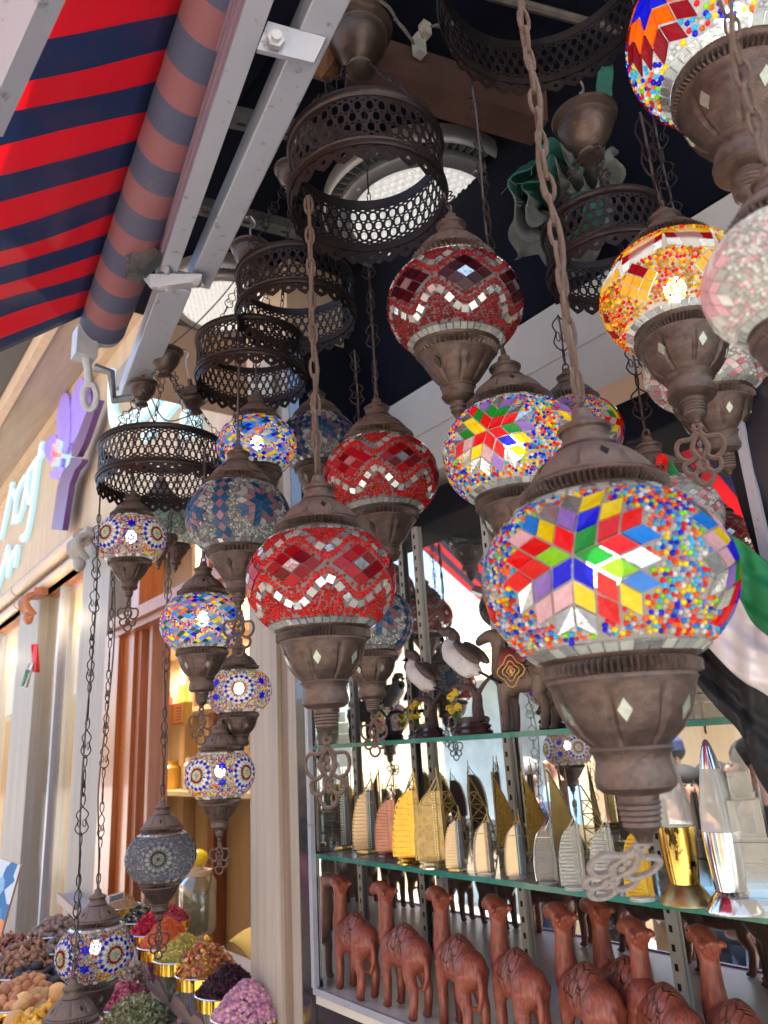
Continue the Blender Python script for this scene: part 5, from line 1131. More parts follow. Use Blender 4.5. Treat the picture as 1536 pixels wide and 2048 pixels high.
def sail(px,py,H,lb,st,X=None,turn=0.,grp='sail shaped tower souvenirs on the glass shelf'):
    p=onz(px,py,1.3685) if X is None else onx(px,py,X)
    rt=root('sail_tower',(min(p.x,1.28),p.y,1.3685),lb,'tower souvenir',grp,(0,0,fa(p)),H)
    body,trim,rib,bead,back,base=dict(cream=(CRM,TEALB,CRM,BEADW,NAVYE,PALEG),copper=(COP,COP,COP,None,COP,COP),gold=(GOLD,GOLD,GOLD,None,OLDG,GOLD),goldb=(OLDG,OLDG,None,PALEG,OLDG,PALEG),flat=(CRM,SILV,None,BEADW,NAVYE,CRY),flatb=(CRM,SILV,None,BLUB,NAVYE,CRY),clear=(CRYG,SILV,None,None,CRY,CRYG),glass=(CRY,CRY,CRY,None,CRY,CRY),yellow=(CRYY,CRYY,CRYY,None,CRYY,CRY))[st]
    zb=.09 if st in('gold','goldb','copper') else .05
    mb=MB(); R0=.17; mb.lathe([(.001,0),(R0,0),(R0*1.02,zb*.2),(R0*.9,zb*.5),(R0*.98,zb*.8),(R0*.9,zb),(.001,zb)],28); mb.build('base',base,rt,smooth_=True)
    xl=lambda z:-.21*math.sqrt(max(0,1-((z-.22)/.62)**2)) ; zt=.87; n=16
    zz=[zb+(zt-zb)*i/n for i in range(n+1)]
    mb=MB(); prof=[(xl(z)+.03,z) for z in zz]+[(.10,zt),(.10,zb)]
    mb.prism(prof,.10,(0,.05,0),(1,0,0),(0,0,1)); mb.build('sail_body',body,rt)
    mb=MB(); mb.prism([(.102,zb),(.165,zb),(.15,zt),(.102,zt)],.08,(0,.04,0),(1,0,0),(0,0,1)); mb.build('back_strip',back,rt)
    if rib:
        mb=MB(); m_=15 if st!='gold' else 11
        for i in range(m_):
            z=zb+.01+(zt-zb-.05)*i/m_; x0=xl(z)+.02; mb.prism([(x0,z),(.03,z),(.03,z+.030),(x0,z+.030)],.02,(0,-.052,0),(1,0,0),(0,0,1))
        mb.build('floor_ribs',rib,rt)
    mb=MB(); mb.tube([(xl(z)+.015,-.055,z) for z in zz]+[(.07,-.05,.95),(.12,-.04,1.04)],.010,6); mb.tube([(.13,-.03,zb),(.13,-.03,.80),(.12,-.03,1.14)],.009,6); mb.tube([(.16,-.03,zb+.1),(.175,0,.5),(.15,0,.8),(.125,0,1.02)],.009,6)
    mb.tube([(.03,-.05,.80),(.125,-.04,.95)],.007,5); mb.tube([(xl(.7)+.02,-.055,.7),(.13,-.055,.7)],.008,5); mb.build('mast_frame',OLDG if st in('cream','flat','flatb') else trim,rt,smooth_=True)
    if bead:
        mb=MB()
        for xx in ((.055,.085) if st in('cream','goldb') else (.07,-.99)):
            for i in range(24):
                z=zb+.01+(zt-zb-.02)*i/24; x=xx if xx>-.5 else xl(z)+.045
                mb.ell((x,-.058,z+.012),(.011,.010,.012),6,5)
        mb.build('bead_column',bead,rt,smooth_=True)
        mb=MB(); mb.prism([(.04,zb),(.10,zb),(.10,zt),(.04,zt)],.006,(0,-.052,0),(1,0,0),(0,0,1)); mb.build('bead_strip',TEALB if bead is BEADW else OLDG,rt)
    return rt
def onsh(px,py): return onz(px,py,1.3685)
for px,py,hp,lb,st in [(682,1697,150,'cream ribbed sail tower with a teal bead strip, farthest left on the shelf','cream'),(734,1705,150,'second cream ribbed sail tower from the left','cream'),(777,1714,138,'coppery brown ribbed sail tower','copper'),(820,1727,176,'bright gold ribbed sail tower on a gold drum base','gold'),(867,1735,186,'gold sail tower with two columns of pearly beads','goldb'),
      (914,1741,120,'small cream ribbed sail tower right of the gold ones','cream'),(972,1750,124,'small sail tower with a smooth cream front and blue beads','flatb'),(1036,1757,128,'small sail tower with a smooth cream front and white beads','flat'),(1098,1768,140,'smoky clear sail tower with a ribbed grey body','clear'),(1152,1778,150,'clear crystal sail tower left of the hanging charm','glass'),(1216,1787,156,'clear crystal sail tower behind the hanging charm','glass'),(1285,1800,165,'yellow tinted crystal sail tower','yellow')]:
    p=onsh(px,py); t_=(p-CAM).dot(CF); sail(px,py,hp*t_/1512/1.12,lb,st)
# back row of flat lattice sails
def flatsail(px,py,X,H,m,lb,solid):
    p=onx(px,py,X); rt=root('lattice_sail',(X,p.y,1.3685),lb,'tower souvenir','flat metal sails in the back row of the glass shelf',(0,0,fa(p)),H)
    f=lambda z:.02+.34*(1-(z)**1.6)
    mb=MB(); S=[(f(z),0,z) for z in np.linspace(.02,1,12)]; mb.tube(S,.012,6); mb.tube([(0,0,0),(0,0,1.08)],.014,6); mb.tube([(0,0,.02),(f(.02),0,.02)],.012,6)
    if not solid:
        for z in(.2,.4,.6,.78): mb.tube([(0,0,z),(f(z),0,z)],.009,5)
        for a,b in((.02,.2),(.2,.4),(.4,.6),(.6,.78)): mb.tube([(0,0,a),(f(b),0,b)],.008,5); mb.tube([(0,0,b),(f(a),0,a)],.008,5)
    mb.build('frame',OLDG,rt,smooth_=True); mb=MB(); mb.box((.15,0,.012),(.36,.14,.024)); mb.build('foot',OLDG,rt)
    if solid:
        mb=MB(); mb.prism([(0.01,.05)]+[(f(z)-.01,z) for z in np.linspace(.05,.95,10)],.008,(0,.004,0),(1,0,0),(0,0,1)); mb.build('panel',m,rt)
GT=mat('crumpled_gold',(.60,.40,.09),.3,.9,(.35,.22,.05),25,.8,30); OLV=mat('olive_gold_panel',(.30,.25,.09),.4,.7,(.22,.18,.07),5)
for px,py,X,H,m,lb,so in [(800,1700,1.28,.150,GT,'dark gold lattice sail behind the copper tower',0),(893,1715,1.27,.150,GT,'dark gold lattice sail left of the middle of the back row',0),(950,1720,1.27,.150,GT,'dark gold lattice sail in the middle of the back row',0),(1000,1725,1.25,.150,GT,'sail with a crumpled gold panel, left one',1),(1062,1735,1.25,.150,GT,'sail with a crumpled gold panel, right one',1),(1112,1740,1.25,.165,OLV,'tall sail with a plain olive gold panel',1),(1180,1750,1.26,.135,GT,'dark lattice sail behind the clear crystal towers',0)]:
    flatsail(px,py,X,H,m,lb,so)
# liquid rockets and crystal towers
def rocket(px,py,hp,liq,metal,lb):
    p=onsh(px,py); t_=(p-CAM).dot(CF); H=hp*t_/1512; rt=root('rocket_lamp',p,lb,'rocket bottle','metal and glass rocket bottles',(0,0,0),H)
    mb=MB(); mb.lathe([(.001,0),(.165,0),(.165,.01),(.10,.10),(.085,.115),(.001,.115)],40); mb.build('cone_foot',metal,rt,smooth_=True)
    mb=MB(); mb.lathe([(.092,.116),(.103,.20),(.113,.34),(.116,.44),(.115,.452),(.001,.453)],40); mb.build('metal_sleeve',liq,rt,smooth_=True)
    mb=MB(); mb.lathe([(.115,.455),(.106,.58),(.087,.70),(.062,.82)],40); mb.build('glass_body',RGL,rt,smooth_=True)
    mb=MB(); mb.lathe([(.064,.82),(.050,.89),(.032,.95),(.016,.99),(.001,1.)],32); mb.build('pointed_cap',SILV,rt,smooth_=True)
GLQ=mat('worn_gold_sleeve',(.62,.42,.10),.2,1,(.05,.04,.02),14,lo=.52,hi=.6,stretch=(1,1,.6)); 
rocket(1376,1806,318,GLQ,OLDG,'rocket shaped bottle with a worn gold sleeve and silver tip'); rocket(1470,1822,330,SILV,SILV,'rocket shaped bottle with a silver sleeve and silver tip')
p=onsh(1528,1824); rt=root('crystal_obelisk',p,'stepped clear crystal obelisk cut by the right edge of the picture','crystal tower',None,(0,0,.5),.17)
mb=MB(); 
for w_,z0,z1 in((.42,0,.12),(.30,.12,.5),(.24,.5,.8),(.17,.8,1.0)): mb.box((0,0,(z0+z1)/2),(w_,w_,z1-z0-.002))
mb.build('crystal_block',CRY,rt); mb=MB(); mb.add([(-.085,-.085,1),(.085,-.085,1),(.085,.085,1),(-.085,.085,1),(0,0,1.2)],[(0,1,4),(1,2,4),(2,3,4),(3,0,4)]); mb.build('crystal_tip',CRY,rt)
for px,lb in((1415,'clear crystal block tower on the upper shelf beside the flag'),(1180,'clear crystal block tower on the upper shelf behind the largest lamp')):
    q=onx(px,1400,1.15); rt=root('crystal_obelisk',(1.15,q.y,1.6105),lb,'crystal tower',None,(0,0,.3),.14); mb=MB()
    for k in range(3): mb.box((0,0,.14+k*.28),(.5-.1*k,.5-.1*k,.26))
    mb.build('crystal_block',CRY,rt)
# ------------------------------------------------------------------ birds on the upper shelf
BW=mat('white_feather',(.62,.60,.60),.6,0,(.50,.47,.47),10,.1,40); BB=mat('black_feather',(.015,.013,.015),.5); BBR=mat('brown_feather',(.10,.07,.06),.6,0,(.05,.035,.03),25,.3,50); TWIG=mat('painted_twig',(.10,.055,.05),.6,0,(.05,.03,.03),20,.5,30); YF=mat('yellow_blossom',(.80,.58,.03),.6,0,(.6,.38,.02),20); GS=mat('green_stem',(.10,.18,.06),.6); PLW=mat('brown_glazed_base',(.07,.03,.028),.15,0,coat=.6); MOSS=mat('mossy_rock',(.25,.22,.18),.8,0,(.13,.11,.09),20,.6,30)
def bird(px,py,X,s,lb,face,up=1.):
    base=onx(px,py,X); rt=root('bird_ornament',(X,base.y,1.6105),lb,'bird figurine','painted birds on twigs on the upper shelf',(0,0,-PI/2),s)
    # local x = to the right in view, y = away, z up
    mb=MB(); mb.lathe([(.001,0),(.27,0),(.28,.03),(.24,.06),(.26,.09),(.21,.13),(.001,.135)],32,M=Matrix.Diagonal((1,.6,1,1))); mb.build('glazed_base',PLW,rt,smooth_=True)
    mb=MB(); rb=random.Random(int(px))
    for k in range(7): mb.ell((rb.uniform(-.2,.2),rb.uniform(-.08,.08),.15),(.08,.06,.045),10,7)
    mb.build('mossy_rock',MOSS,rt,smooth_=True)
    T=[(.12,0,.13),(.10,.01,.28),(.12,0,.40),(.04,0,.49),(-.12,-.02,.52),(-.30,0,.50)]
    mb=MB(); mb.tube(smooth(T,4),[.07-.045*i/20 for i in range(21)],8); mb.tube(smooth([(.12,0,.40),(.22,0,.50),(.36,.02,.60)],4),[.035-.0025*i for i in range(9)],7); mb.tube(smooth([(.05,0,.52),(-.02,0,.64),(-.03,0,.76)],4),.012,6); mb.build('twig',TWIG,rt,smooth_=True)
    c=Vector((-.06,-.02,.80)); f=face; K=1.3
    V_=lambda x,y,z: c+Vector((x*K,y*K,z*K))
    body=skin([V_(0,0,-.02),V_(f*.08,0,.08),V_(f*.15,0,.215),V_(-f*.12,0,-.07),V_(-f*.22,0,-.13)],[(0,1),(1,2),(0,3),(3,4)],[.128*K,.112*K,.088*K,.08*K,.03*K],0,2,'body',BW,rt)
    mb=MB(); mb.ell(V_(f*.14,0,.268),(.078*K,.074*K,.045*K),12,8); mb.ell(V_(f*.065,0,.20),(.05*K,.06*K,.08*K),12,8); mb.build('black_cap',BBR,rt,smooth_=True)
    mb=MB(); mb.ell(V_(f*.205,-.005,.135),(.035*K,.05*K,.06*K),10,8); mb.lathe([(.026*K,0),(.001,.085*K)],8,M=Matrix.Translation(V_(f*.225,0,.215))@Matrix.Rotation(f*PI/2,4,'Y')); mb.build('beak_and_bib',BB,rt,smooth_=True)
    for s_ in(-1,1):
        M=Matrix.Translation(V_(-f*.135,s_*.055,.055))@Matrix.Rotation(f*.95,4,'Y'); mb=MB(); mb.ell((0,0,0),(.050*K,.05*K,.18*K),12,8,0,M); mb.build('wing',BBR,rt,smooth_=True)
    mb=MB(); a=V_(-f*.18,0,-.10); mb.beam(a,a+Vector((-f*.34,0,-.17)),.06,.014); mb.build('tail',BB,rt)
    mb=MB()
    for s_ in(-.03,.03): mb.tube([V_(s_,0,-.12),V_(s_*1.3,0,-.19)],.010,5)
    mb.build('leg',TWIG,rt)
    for k,(x,y,z) in enumerate([(-.24,-.06,.42),(-.14,-.08,.46),(-.20,-.09,.28),(-.30,-.04,.30),(-.08,-.1,.30)]):
        st=MB(); st.tube(smooth([(-.12+x*.15,-.05,.14),(x*.8,y,z*.6),(x,y,z)],3),.007,5); fl=st.build('flower_stem',GS,rt)
        mb=MB()
        for i in range(26):
            v=Vector((rb.gauss(0,1),rb.gauss(0,1),rb.gauss(0,1))).normalized(); mb.ell(Vector((x,y,z))+v*.035,(.014,.014,.014),5,4)
        mb.build('yellow_blossom',YF,fl)
    return rt
bird(858,1470,1.15,.170,'white bellied bird on a twig, the left and lower of the two birds',-1)
bird(945,1462,1.10,.188,'white bellied bird with a black bib, the right and upper of the two birds',-1)
rt=camel(1055,1400,1.13,.205,'grey brown camel figurine wearing a maroon and gold saddle cloth',CM2,.10,1.6105,'camel figurine',None)
SAD=mat('maroon_saddle',(.22,.03,.03),.5,0,(.30,.06,.04),10); SG=mat('gold_trim_thread',(.65,.38,.12),.4,.5)
def sad(u,v,o=0):
    a=(u-.5)*3.0; x=.0+(v-.5)*.34; r=.175+o; z=.60+.02*math.cos(6*v)+r*1.12*math.cos(a); return Vector((x,r*.98*math.sin(a),z-.0))
sheet(lambda u,v:sad(u,v),24,10,[SAD],'saddle_cloth',rt,(0,0,0),th=.01)
mb=MB()
for s in(-1,1):
    mb=MB()
    for rr_2 in(1.,.62,.3): mb.tube([(.0+.15*rr_2*math.cos(a)*(1+.18*math.cos(4*a)),s*.19,.56+.13*rr_2*math.sin(a)*(1+.18*math.cos(4*a))) for a in np.arange(24)*PI/12],.008,5,True)
    mb.ell((0,s*.19,.56),(.02,.012,.03),8,6); mb.build('gold_embroidery',SG,rt,smooth_=True)

# ------------------------------------------------------------------ spice table and bowls
TT=mat('grey_stone_table',(.40,.37,.38),.35,0,(.32,.29,.30),4); TTE=mat('table_edge_trim',(.32,.21,.17),.4,.2)
e0_=onz(225,1885,.90); e1_=onz(440,2075,.90); d_=(e1_-e0_).normalized(); e0_-=d_*1.5; e1_+=d_*.4
tb=root('spice_table',(1.2,2.6,-.15),'grey stone counter with brown edge trim carrying the right row of spice bowls','table'); og=tb.location
mb=MB(); pts=[e0_,e1_,Vector((1.395,e1_.y,.9)),Vector((1.395,e0_.y,.9))]; mb.add([p for p in pts]+[p-Vector((0,0,.03)) for p in pts],[(3,2,1,0),(4,5,6,7),(0,1,5,4),(1,2,6,5),(2,3,7,6),(3,0,4,7)]); mb.build('tabletop',TT,tb,org=og)
mb=MB(); mb.beam(e0_+Vector((0,0,-.015)),e1_+Vector((0,0,-.015)),.012,.045); mb.build('edge_trim',TTE,tb,org=og)
mb=MB(); mb.bx((1.36,e1_.y,-.15),(1.395,e0_.y,.868)); mb.build('front_panel',WOODP,tb,org=og)
mb=MB(); mb.bx((.25,1.95,.62),(e1_.x+.02,3.9,.65)); tag(mb.build('lower_table',TTE,None,org=(.5,2.8,.65)),'brown lower table under the left spice bowls','table')
mb=MB(); mb.bx((.25,1.95,-.15),(.3,2.0,.62)); 
BG=glass('bowl_glass',(.95,.94,.92),.75,.04,(.45,.40,.36),.15); BGD=mat('gold_bowl_band',(.62,.38,.06),.12,1,(.48,.28,.04),10,stretch=(1,1,.2)); RIM=mat('silver_rim',(.75,.75,.74),.15,.9)
hm,t_,o_=nt('spice_bits'); at=N(t_,'ShaderNodeAttribute',attribute_name='Col'); b_=N(t_,'ShaderNodeBsdfPrincipled'); b_.inputs['Roughness'].default_value=.65; t_.links.new(at.outputs['Color'],b_.inputs['Base Color']); t_.links.new(b_.outputs[0],o_.inputs[0])
def rotm(n,g):
    q=g.normal(size=(n,4)); q/=np.linalg.norm(q,axis=1,keepdims=True); w,x,y,z=q.T
    return np.stack([1-2*(y*y+z*z),2*(x*y-z*w),2*(x*z+y*w),2*(x*y+z*w),1-2*(x*x+z*z),2*(y*z-x*w),2*(x*z-y*w),2*(y*z+x*w),1-2*(x*x+y*y)],-1).reshape(n,3,3)
def unit(kind):
    mb=MB()
    if kind=='ball': mb.ell((0,0,0),(1,1,1),8,6)
    elif kind=='nut': mb.ell((0,0,0),(1,.8,.85),12,8)
    elif kind=='leaf': mb.add([(-1,0,0),(0,.35,.15),(1,0,.1),(0,-.35,.15),(0,0,-.1)],[(0,1,2),(0,2,3),(0,1,4),(1,2,4),(2,3,4),(3,0,4)])
    elif kind=='stick': mb.tube([(-1,0,0),(-.3,.12,.05),(.4,-.1,0),(1,.05,.1)],[.28,.34,.3,.18],6)
    elif kind=='petal': 
        mb.add([(0,0,0),(.7,.4,.2),(1,0,.45),(.7,-.4,.2),(-.5,.5,.3),(-.8,0,.5),(-.5,-.5,.3)],[(0,1,2),(0,2,3),(0,4,5),(0,5,6)])
    fs=[]
    for f in mb.f:
        for i in range(1,len(f)-1): fs.append((f[0],f[i],f[i+1]))
    return np.array([tuple(v) for v in mb.v],float),np.array(fs)
UN={k:unit(k) for k in('ball','nut','leaf','stick','petal')}
def heap(c,rad,h,kind,size,pal,n,lb,nm,seed):
    g=np.random.default_rng(seed); V=[];T=[];C=[];off=0
    # core mound
    nr,na=10,36; rr=np.linspace(0,1,nr+1)[1:]; A=np.arange(na)*2*PI/na; vs=[[0,0,h]]
    f=lambda r:h*np.clip(1-r**1.5,0,1)
    jt=g.normal(0,.03,(nr,na))
    for i,r in enumerate(rr):
        for k,a in enumerate(A): vs.append([r*rad*math.cos(a),r*rad*math.sin(a),f(r)*(1+jt[i,k])-(.01 if kind!='powder' else 0)])
    ts=[[0,1+k,1+(k+1)%na] for k in range(na)]
    for i in range(nr-1):
        for k in range(na):
            a=1+i*na+k;b=1+i*na+(k+1)%na; ts+=[[a,a+na,b+na],[a,b+na,b]]
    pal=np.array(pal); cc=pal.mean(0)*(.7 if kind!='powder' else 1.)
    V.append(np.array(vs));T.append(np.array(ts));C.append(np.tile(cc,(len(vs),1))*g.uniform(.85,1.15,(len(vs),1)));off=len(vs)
    if n:
        u,fc=UN['leaf' if kind=='powder' else kind]; r=np.sqrt(g.random(n))*1.0; a=g.random(n)*2*PI
        P=np.stack([r*rad*np.cos(a),r*rad*np.sin(a),f(r)+g.uniform(-.2,.6,n)*size],-1)
        S=size*g.uniform(.6,1.25,(n,1,1)); W=(u[None]*S)@rotm(n,g).transpose(0,2,1)+P[:,None]
        V.append(W.reshape(-1,3)); T.append((fc[None]+(np.arange(n)*len(u))[:,None,None]).reshape(-1,3)+off); col=pal[g.integers(0,len(pal),n)]*g.uniform(.75,1.5,(n,1)); C.append(np.repeat(col,len(u),0))  # bit colours lifted, standing in for shop light on the heaps
    V=np.concatenate(V);T=np.concatenate(T);C=np.concatenate(C)
    me=bpy.data.meshes.new(nm); me.vertices.add(len(V)); me.vertices.foreach_set('co',V.ravel().astype(np.float32)); me.loops.add(len(T)*3); me.loops.foreach_set('vertex_index',T.ravel().astype(np.int32)); me.polygons.add(len(T)); me.polygons.foreach_set('loop_start',(np.arange(len(T))*3).astype(np.int32))
    me.materials.append(hm); at=me.color_attributes.new('Col','FLOAT_COLOR','POINT'); at.data.foreach_set('color',np.concatenate([C,np.ones((len(C),1))],1).ravel().astype(np.float32)); me.polygons.foreach_set('use_smooth',np.ones(len(T),bool)); me.update(); me.validate()
    o=bpy.data.objects.new(nm,me); COL.objects.link(o); o.location=c; tag(o,lb,'spices',None,'stuff')
def bowl(px,py,w,zr,lb,hl,kind,size,pal,n,hpx,nm='spice_heap',g_='gold rimmed glass bowls of spices'):
    c=onz(px,py,zr); t_=(c-CAM).dot(CF); rad=w/2*t_/1512; H=rad*1.35
    rt=root('spice_bowl',c-Vector((0,0,H)),lb,'bowl',g_)
    mb=MB(); mb.lathe([(rad*.42,0),(rad*.46,.004),(rad*.5,H*.08),(rad*.72,H*.4),(rad*.93,H*.72),(rad*.965,H*.74)],40); mb.lathe([(.001,.002),(rad*.42,.002)],24); mb.build('glass_body',BG,rt,smooth_=True)
    mb=MB(); mb.lathe([(rad*.97,H*.72),(rad*.985,H*.73),(rad*.995,H*.98),(rad*.98,H*.98),(rad*.955,H*.74)],48); mb.build('gold_band',BGD,rt,smooth_=True)
    mb=MB(); mb.tube([(rad*math.cos(a),rad*math.sin(a),H) for a in np.arange(48)*2*PI/48],rad*.022,6,True); mb.build('silver_rim',RIM,rt,smooth_=True)
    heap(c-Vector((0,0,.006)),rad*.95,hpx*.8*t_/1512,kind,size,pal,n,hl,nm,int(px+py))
RB_=1.0
BW_=[(240,1812,78,RB_,'gold rimmed bowl of beige grains with a white price tag, farthest back','heap of beige grains','leaf',.006,[(.50,.30,.12),(.42,.24,.1)],500,34),
 (287,1838,90,RB_,'gold rimmed bowl of black and cream flakes','heap of black flakes with cream bits','leaf',.016,[(.02,.025,.03),(.02,.025,.03),(.03,.05,.05),(.45,.38,.22)],360,30),
 (345,1840,70,RB_,'bowl of pinkish red petals behind the orange powder','heap of pinkish red petals','petal',.011,[(.50,.05,.07),(.4,.03,.05)],250,34),
 (307,1862,94,RB_,'gold rimmed bowl of crimson dried flowers','heap of crimson dried flowers','petal',.012,[(.55,.008,.04),(.42,.005,.03),(.62,.03,.08)],420,44),
 (333,1886,112,RB_,'gold rimmed bowl of orange powder','smooth heap of orange spice powder','powder',.0045,[(.62,.105,.012),(.50,.07,.01),(.66,.14,.03)],2600,62),
 (368,1912,118,RB_,'gold rimmed bowl of yellow green dried herb','heap of yellow green dried herb','leaf',.006,[(.52,.42,.08),(.40,.36,.10),(.60,.50,.12)],1500,54),
 (412,1942,120,RB_,'gold rimmed bowl of mixed orange and white dried flowers','heap of orange and white dried flowers','petal',.015,[(.72,.32,.03),(.75,.42,.05),(.60,.45,.25),(.40,.03,.10),(.55,.18,.05)],380,66),
 (457,1980,132,RB_,'gold rimmed bowl of dark purple hibiscus','heap of dark purple dried hibiscus','leaf',.009,[(.055,.012,.025),(.09,.02,.04),(.03,.01,.015)],1100,60),
 (495,2026,145,RB_,'gold rimmed bowl of pink rose buds, nearest of the right row','heap of pink and mauve rose buds','ball',.0062,[(.50,.22,.30),(.42,.18,.28),(.55,.32,.30),(.36,.16,.30)],1100,75)]
for k in BW_:
    bowl(k[0],k[1],k[2],k[3],k[4],k[5],*k[6:10],k[10])
LB=[(112,1864,104,.98,'gold rimmed bowl of brown seed pods at the back of the left group','heap of brown seed pods','nut',.011,[(.20,.13,.10),(.26,.18,.14),(.14,.09,.07)],260,36),
 (135,1895,104,.95,'gold rimmed bowl of dark brown pods in front of the paler pods','heap of dark brown pods','nut',.011,[(.13,.085,.07),(.18,.12,.10)],240,40),
 (20,1905,110,.92,'bowl of reddish brown star pods at the left edge','heap of reddish brown pods','stick',.016,[(.25,.10,.07),(.32,.14,.10)],260,40),
 (52,1938,150,.90,'bowl of shredded brown bark','heap of shredded brown bark','stick',.024,[(.26,.13,.07),(.36,.20,.12),(.16,.08,.05)],330,58),
 (70,1968,160,.87,'bowl of round black dried limes','heap of black dried limes','ball',.021,[(.028,.026,.030),(.05,.045,.05)],80,40),
 (48,2000,150,.85,'bowl of knobbly orange brown nuts','heap of knobbly orange brown nuts','nut',.018,[(.48,.22,.10),(.40,.17,.07)],120,55),
 (85,2028,160,.83,'bowl of large smooth tan nuts at the lower left','heap of large smooth tan nuts','nut',.034,[(.58,.35,.14),(.62,.40,.18),(.52,.28,.10)],22,40),
 (92,2070,150,.82,'bowl of yellow turmeric roots at the bottom edge','heap of yellow turmeric roots','stick',.026,[(.62,.34,.03),(.52,.26,.02),(.68,.42,.06)],160,58),
 (262,1964,86,.87,'bowl of cream and brown blossoms','heap of cream and brown blossoms','petal',.014,[(.45,.33,.24),(.30,.18,.11),(.55,.45,.35)],260,34),
 (245,2004,120,.86,'gold rimmed bowl of dark red rose buds','heap of dark red rose buds','ball',.0075,[(.26,.03,.06),(.36,.07,.10),(.18,.02,.04)],700,46),
 (272,2046,160,.84,'gold rimmed bowl of grey green dried leaves','heap of grey green dried leaves','leaf',.011,[(.25,.26,.13),(.33,.34,.19),(.18,.19,.09)],1500,66),
 (352,2092,170,.82,'bowl of purple grey lavender at the bottom edge','heap of purple grey lavender','leaf',.008,[(.18,.14,.20),(.28,.22,.22),(.12,.10,.14)],900,50)]
for k in LB: bowl(k[0],k[1],k[2],k[3],k[4],k[5],*k[6:10],k[10])
q=onz(232,1795,1.06); rt=root('price_tag',q,'white price tag with dark bars standing in the farthest bowl','price tag',None,(0,0,.5)); mb=MB(); mb.box((0,0,0),(.09,.006,.03)); pt=mb.build('card',mat('white_card',(.7,.72,.75),.4),rt); mb=MB()
for i in range(9): mb.box((-.034+i*.0085,-.004,0),(.004,.001,.02))
mb.build('bars',BLACK,pt)
# ------------------------------------------------------------------ people across the lane, seen in the mirror
SK=mat('skin_tone',(.55,.30,.21),.5,0,(.50,.26,.18),6); SK2=mat('darker_skin',(.28,.14,.09),.5)
def person(x,y,Ht,face,lb,shirt,pants,hair,sk=SK,longh=False,glasses=False,cap=None,jacket=None,beard=False):
    s=Ht/1.75; rt=root('person',(x,y,-.15),lb,'person','people in the lane behind the camera',(0,0,face),s)
    J=dict(pel=(0,0,.95),wa=(0,0,1.1),ch=(0,0,1.30),nk=(0,0,1.47),hd=(.01,0,1.56),top=(.005,0,1.64),ls=(0,.17,1.39),le=(.03,.24,1.12),lw=(.16,.20,.95),lh=(.22,.18,.92),rs=(0,-.17,1.39),re=(.03,-.24,1.12),rw=(.18,-.17,1.0),rh=(.24,-.15,1.0),lk=(.02,.10,.50),la=(0,.11,.08),lt=(.16,.12,.04),rk=(.06,-.10,.50),ra=(-.02,-.11,.08),rt_=(.14,-.12,.04),lp=(0,.09,.90),rp=(0,-.09,.90))
    K=list(J); ix={k:i for i,k in enumerate(K)}
    E=[(a,b) for a,b in[('pel','wa'),('wa','ch'),('ch','nk'),('nk','hd'),('hd','top'),('ch','ls'),('ls','le'),('le','lw'),('lw','lh'),('ch','rs'),('rs','re'),('re','rw'),('rw','rh'),('pel','lp'),('lp','lk'),('lk','la'),('la','lt'),('pel','rp'),('rp','rk'),('rk','ra'),('ra','rt_')]]
    rd=dict(pel=.13,wa=.115,ch=.135,nk=.055,hd=.082,top=.075,ls=.058,le=.042,lw=.030,lh=.035,rs=.058,re=.042,rw=.03,rh=.035,lk=.058,la=.04,lt=.035,rk=.058,ra=.04,rt_=.035,lp=.085,rp=.085)
    def mk(keys,gr,nm,m,rootk,ovr={}):
        kk=[k for k in K if k in keys]; id2={k:i for i,k in enumerate(kk)}
        return skin([J[k] for k in kk],[(id2[a],id2[b]) for a,b in E if a in id2 and b in id2],[rd[k]+gr+ovr.get(k,0) for k in kk],id2[rootk],2,nm,m,rt)
    mk(K,0,'body',sk,'pel')
    mk(['pel','wa','ch','ls','le','rs','re'],.016,'shirt',shirt,'pel')
    mk(['pel','lp','lk','la','rp','rk','ra'],.014,'trousers',pants,'pel')
    if jacket: mk(['pel','wa','ch','ls','le','lw','rs','re','rw'],.026,'jacket',jacket,'pel')
    mb=MB(); mb.ell((.088,0,1.575),(.022,.014,.025),8,6)
    for a in(-1,1): mb.ell((0.01,a*.083,1.575),(.016,.012,.03),8,6)
    mb.build('nose_and_ears',sk,rt,smooth_=True); mb=MB(); 
    for a in(-1,1): mb.ell((.082,a*.032,1.598),(.008,.014,.008),8,6)
    mb.build('eyes',BLACK,rt); mb=MB(); mb.ell((.083,0,1.525),(.008,.026,.007),8,6); mb.build('mouth',mat('lips_%d'%random.randint(0,9999),(.35,.10,.08),.5),rt)
    mb=MB(); mb.ell((-.018,0,1.635),(.098,.092,.075),14,9)
    if longh: mb.ell((-.045,0,1.53),(.085,.105,.17),14,9)
    mb.build('hair',hair,rt,smooth_=True)
    if cap: mb=MB(); mb.lathe([(.105,1.64),(.10,1.70),(.05,1.745),(.001,1.75)],20); mb.box((.12,0,1.645),(.12,.13,.012)); mb.build('cap',cap,rt,smooth_=True)
    if glasses:
        mb=MB()
        for a in(-1,1): mb.tube([(.098,a*.034+.024*math.cos(q),1.597+.018*math.sin(q)) for q in np.arange(10)*PI/5],.003,5,True)
        mb.tube([(.098,.01,1.6),(.098,-.01,1.6)],.003,5); mb.build('glasses',BLACK,rt)
    if beard: mb=MB(); mb.ell((.045,0,1.51),(.052,.068,.055),12,8); mb.build('beard',hair,rt,smooth_=True)
M_=lambda n,c:mat(n,c,.8,0,tuple(k*.75 for k in c),8)
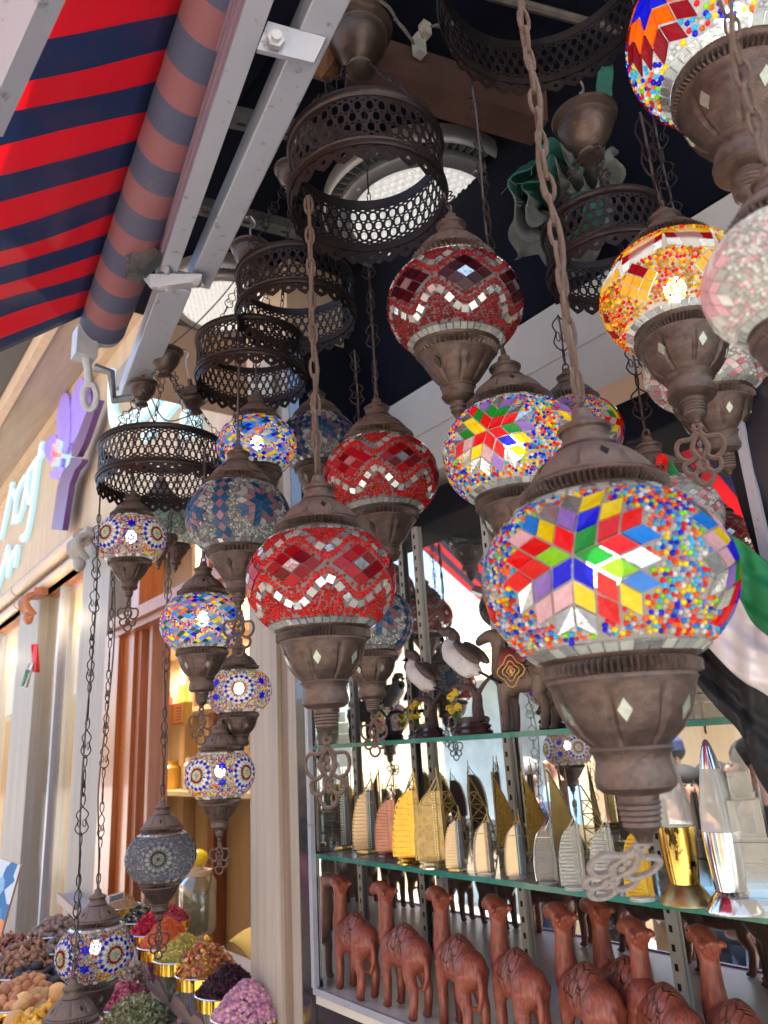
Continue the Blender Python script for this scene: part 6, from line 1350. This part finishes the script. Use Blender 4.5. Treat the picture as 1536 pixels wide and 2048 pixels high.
HG=M_('grey_hair',(.22,.21,.20)); HB=M_('black_hair',(.012,.010,.010)); LB_=M_('light_blue_shirt',(.22,.42,.70)); NV=M_('navy_jacket',(.02,.03,.09)); WH=M_('white_shirt',(.7,.68,.68)); PK=M_('pink_dress',(.70,.20,.30)); PU=M_('purple_top',(.16,.03,.16)); BKs=M_('black_shirt',(.02,.02,.025)); JN=M_('blue_jeans',(.06,.10,.20)); TN=M_('tan_trousers',(.35,.26,.18))
person(-.70,3.27,1.68,-.1,'man with grey hair and glasses in a light blue shirt and navy jacket',LB_,JN,HG,glasses=True,jacket=NV)
person(-.66,3.72,1.66,2.8,'woman with black hair and a black top facing away',BKs,JN,HB,longh=True)
person(-.95,4.25,1.62,.6,'woman in a pink dress further up the lane',PK,PK,HB,longh=True)
person(-.50,1.78,1.74,.9,'bearded man in a black shirt near the right end of the mirror',BKs,JN,HB,SK2,beard=True)
person(-.62,2.05,1.64,1.4,'woman with dark curly hair in a purple top',PU,JN,HB,longh=True)
person(-1.1,2.50,1.60,-.2,'woman in a white top looking towards the case',WH,TN,HB,longh=True)
person(-1.9,3.1,1.72,.3,'man in a white shirt and dark cap',WH,JN,HB,SK2,cap=NV)
person(-1.5,4.6,1.72,2.,'man in a light blue shirt far up the lane',LB_,TN,HB,SK2)
for px,t_,Ht,fc,lb,sh,pa,ha,kw in [(905,4.9,1.70,1.9,'man in a dark jacket with his back to the display case',NV,JN,HB,{}),(838,4.3,1.62,-.4,'woman in a pink top in the middle of the lane',PK,TN,HB,dict(longh=True)),(1120,5.2,1.74,.5,'man in a light blue shirt beyond the grey haired man',LB_,TN,HG,{}),(1325,4.2,1.66,-.3,'woman in a purple top near the opposite shops',PU,TN,HB,dict(longh=True)),(760,5.6,1.72,2.6,'man in a black shirt far up the lane',BKs,JN,HB,dict(sk=SK2))]:
    p=un(px,1560,t_); person(2.72-p.x,p.y,Ht,fc,lb,sh,pa,ha,**kw)
# ------------------------------------------------------------------ world and sun
w=bpy.data.worlds.new('World'); sc.world=w; w.use_nodes=True; t=w.node_tree
bg=t.nodes['Background']; sk=t.nodes.new('ShaderNodeTexSky'); sk.sky_type='NISHITA'; sk.sun_disc=False
SEL=R(76); SAZ=R(100)   # high sun over the shop roof; azimuth clockwise from +Y
sk.sun_elevation=SEL; sk.sun_rotation=SAZ; sk.air_density=.9; sk.dust_density=2.5; sk.ozone_density=.6
t.links.new(sk.outputs[0],bg.inputs[0]); bg.inputs[1].default_value=.15
sd=Vector((math.sin(SAZ)*math.cos(SEL),math.cos(SAZ)*math.cos(SEL),math.sin(SEL)))
sl=bpy.data.lights.new('sun','SUN'); sl.energy=5; sl.angle=R(.5); sl.color=(1,.97,.92)
so=bpy.data.objects.new('sun',sl); COL.objects.link(so); so.rotation_euler=sd.to_track_quat('Z','Y').to_euler(); so.location=sd*20
sc.view_settings.view_transform='Standard'; sc.view_settings.look='None'; sc.view_settings.exposure=EXPO; sc.view_settings.gamma=1
cy=sc.cycles
try:
    cy.use_denoising=True; cy.denoiser='OPENIMAGEDENOISE'; cy.max_bounces=8; cy.diffuse_bounces=4; cy.glossy_bounces=4; cy.transparent_max_bounces=14; cy.transmission_bounces=4; cy.sample_clamp_indirect=4; cy.caustics_reflective=False; cy.caustics_refractive=False
except Exception as e: print(e)
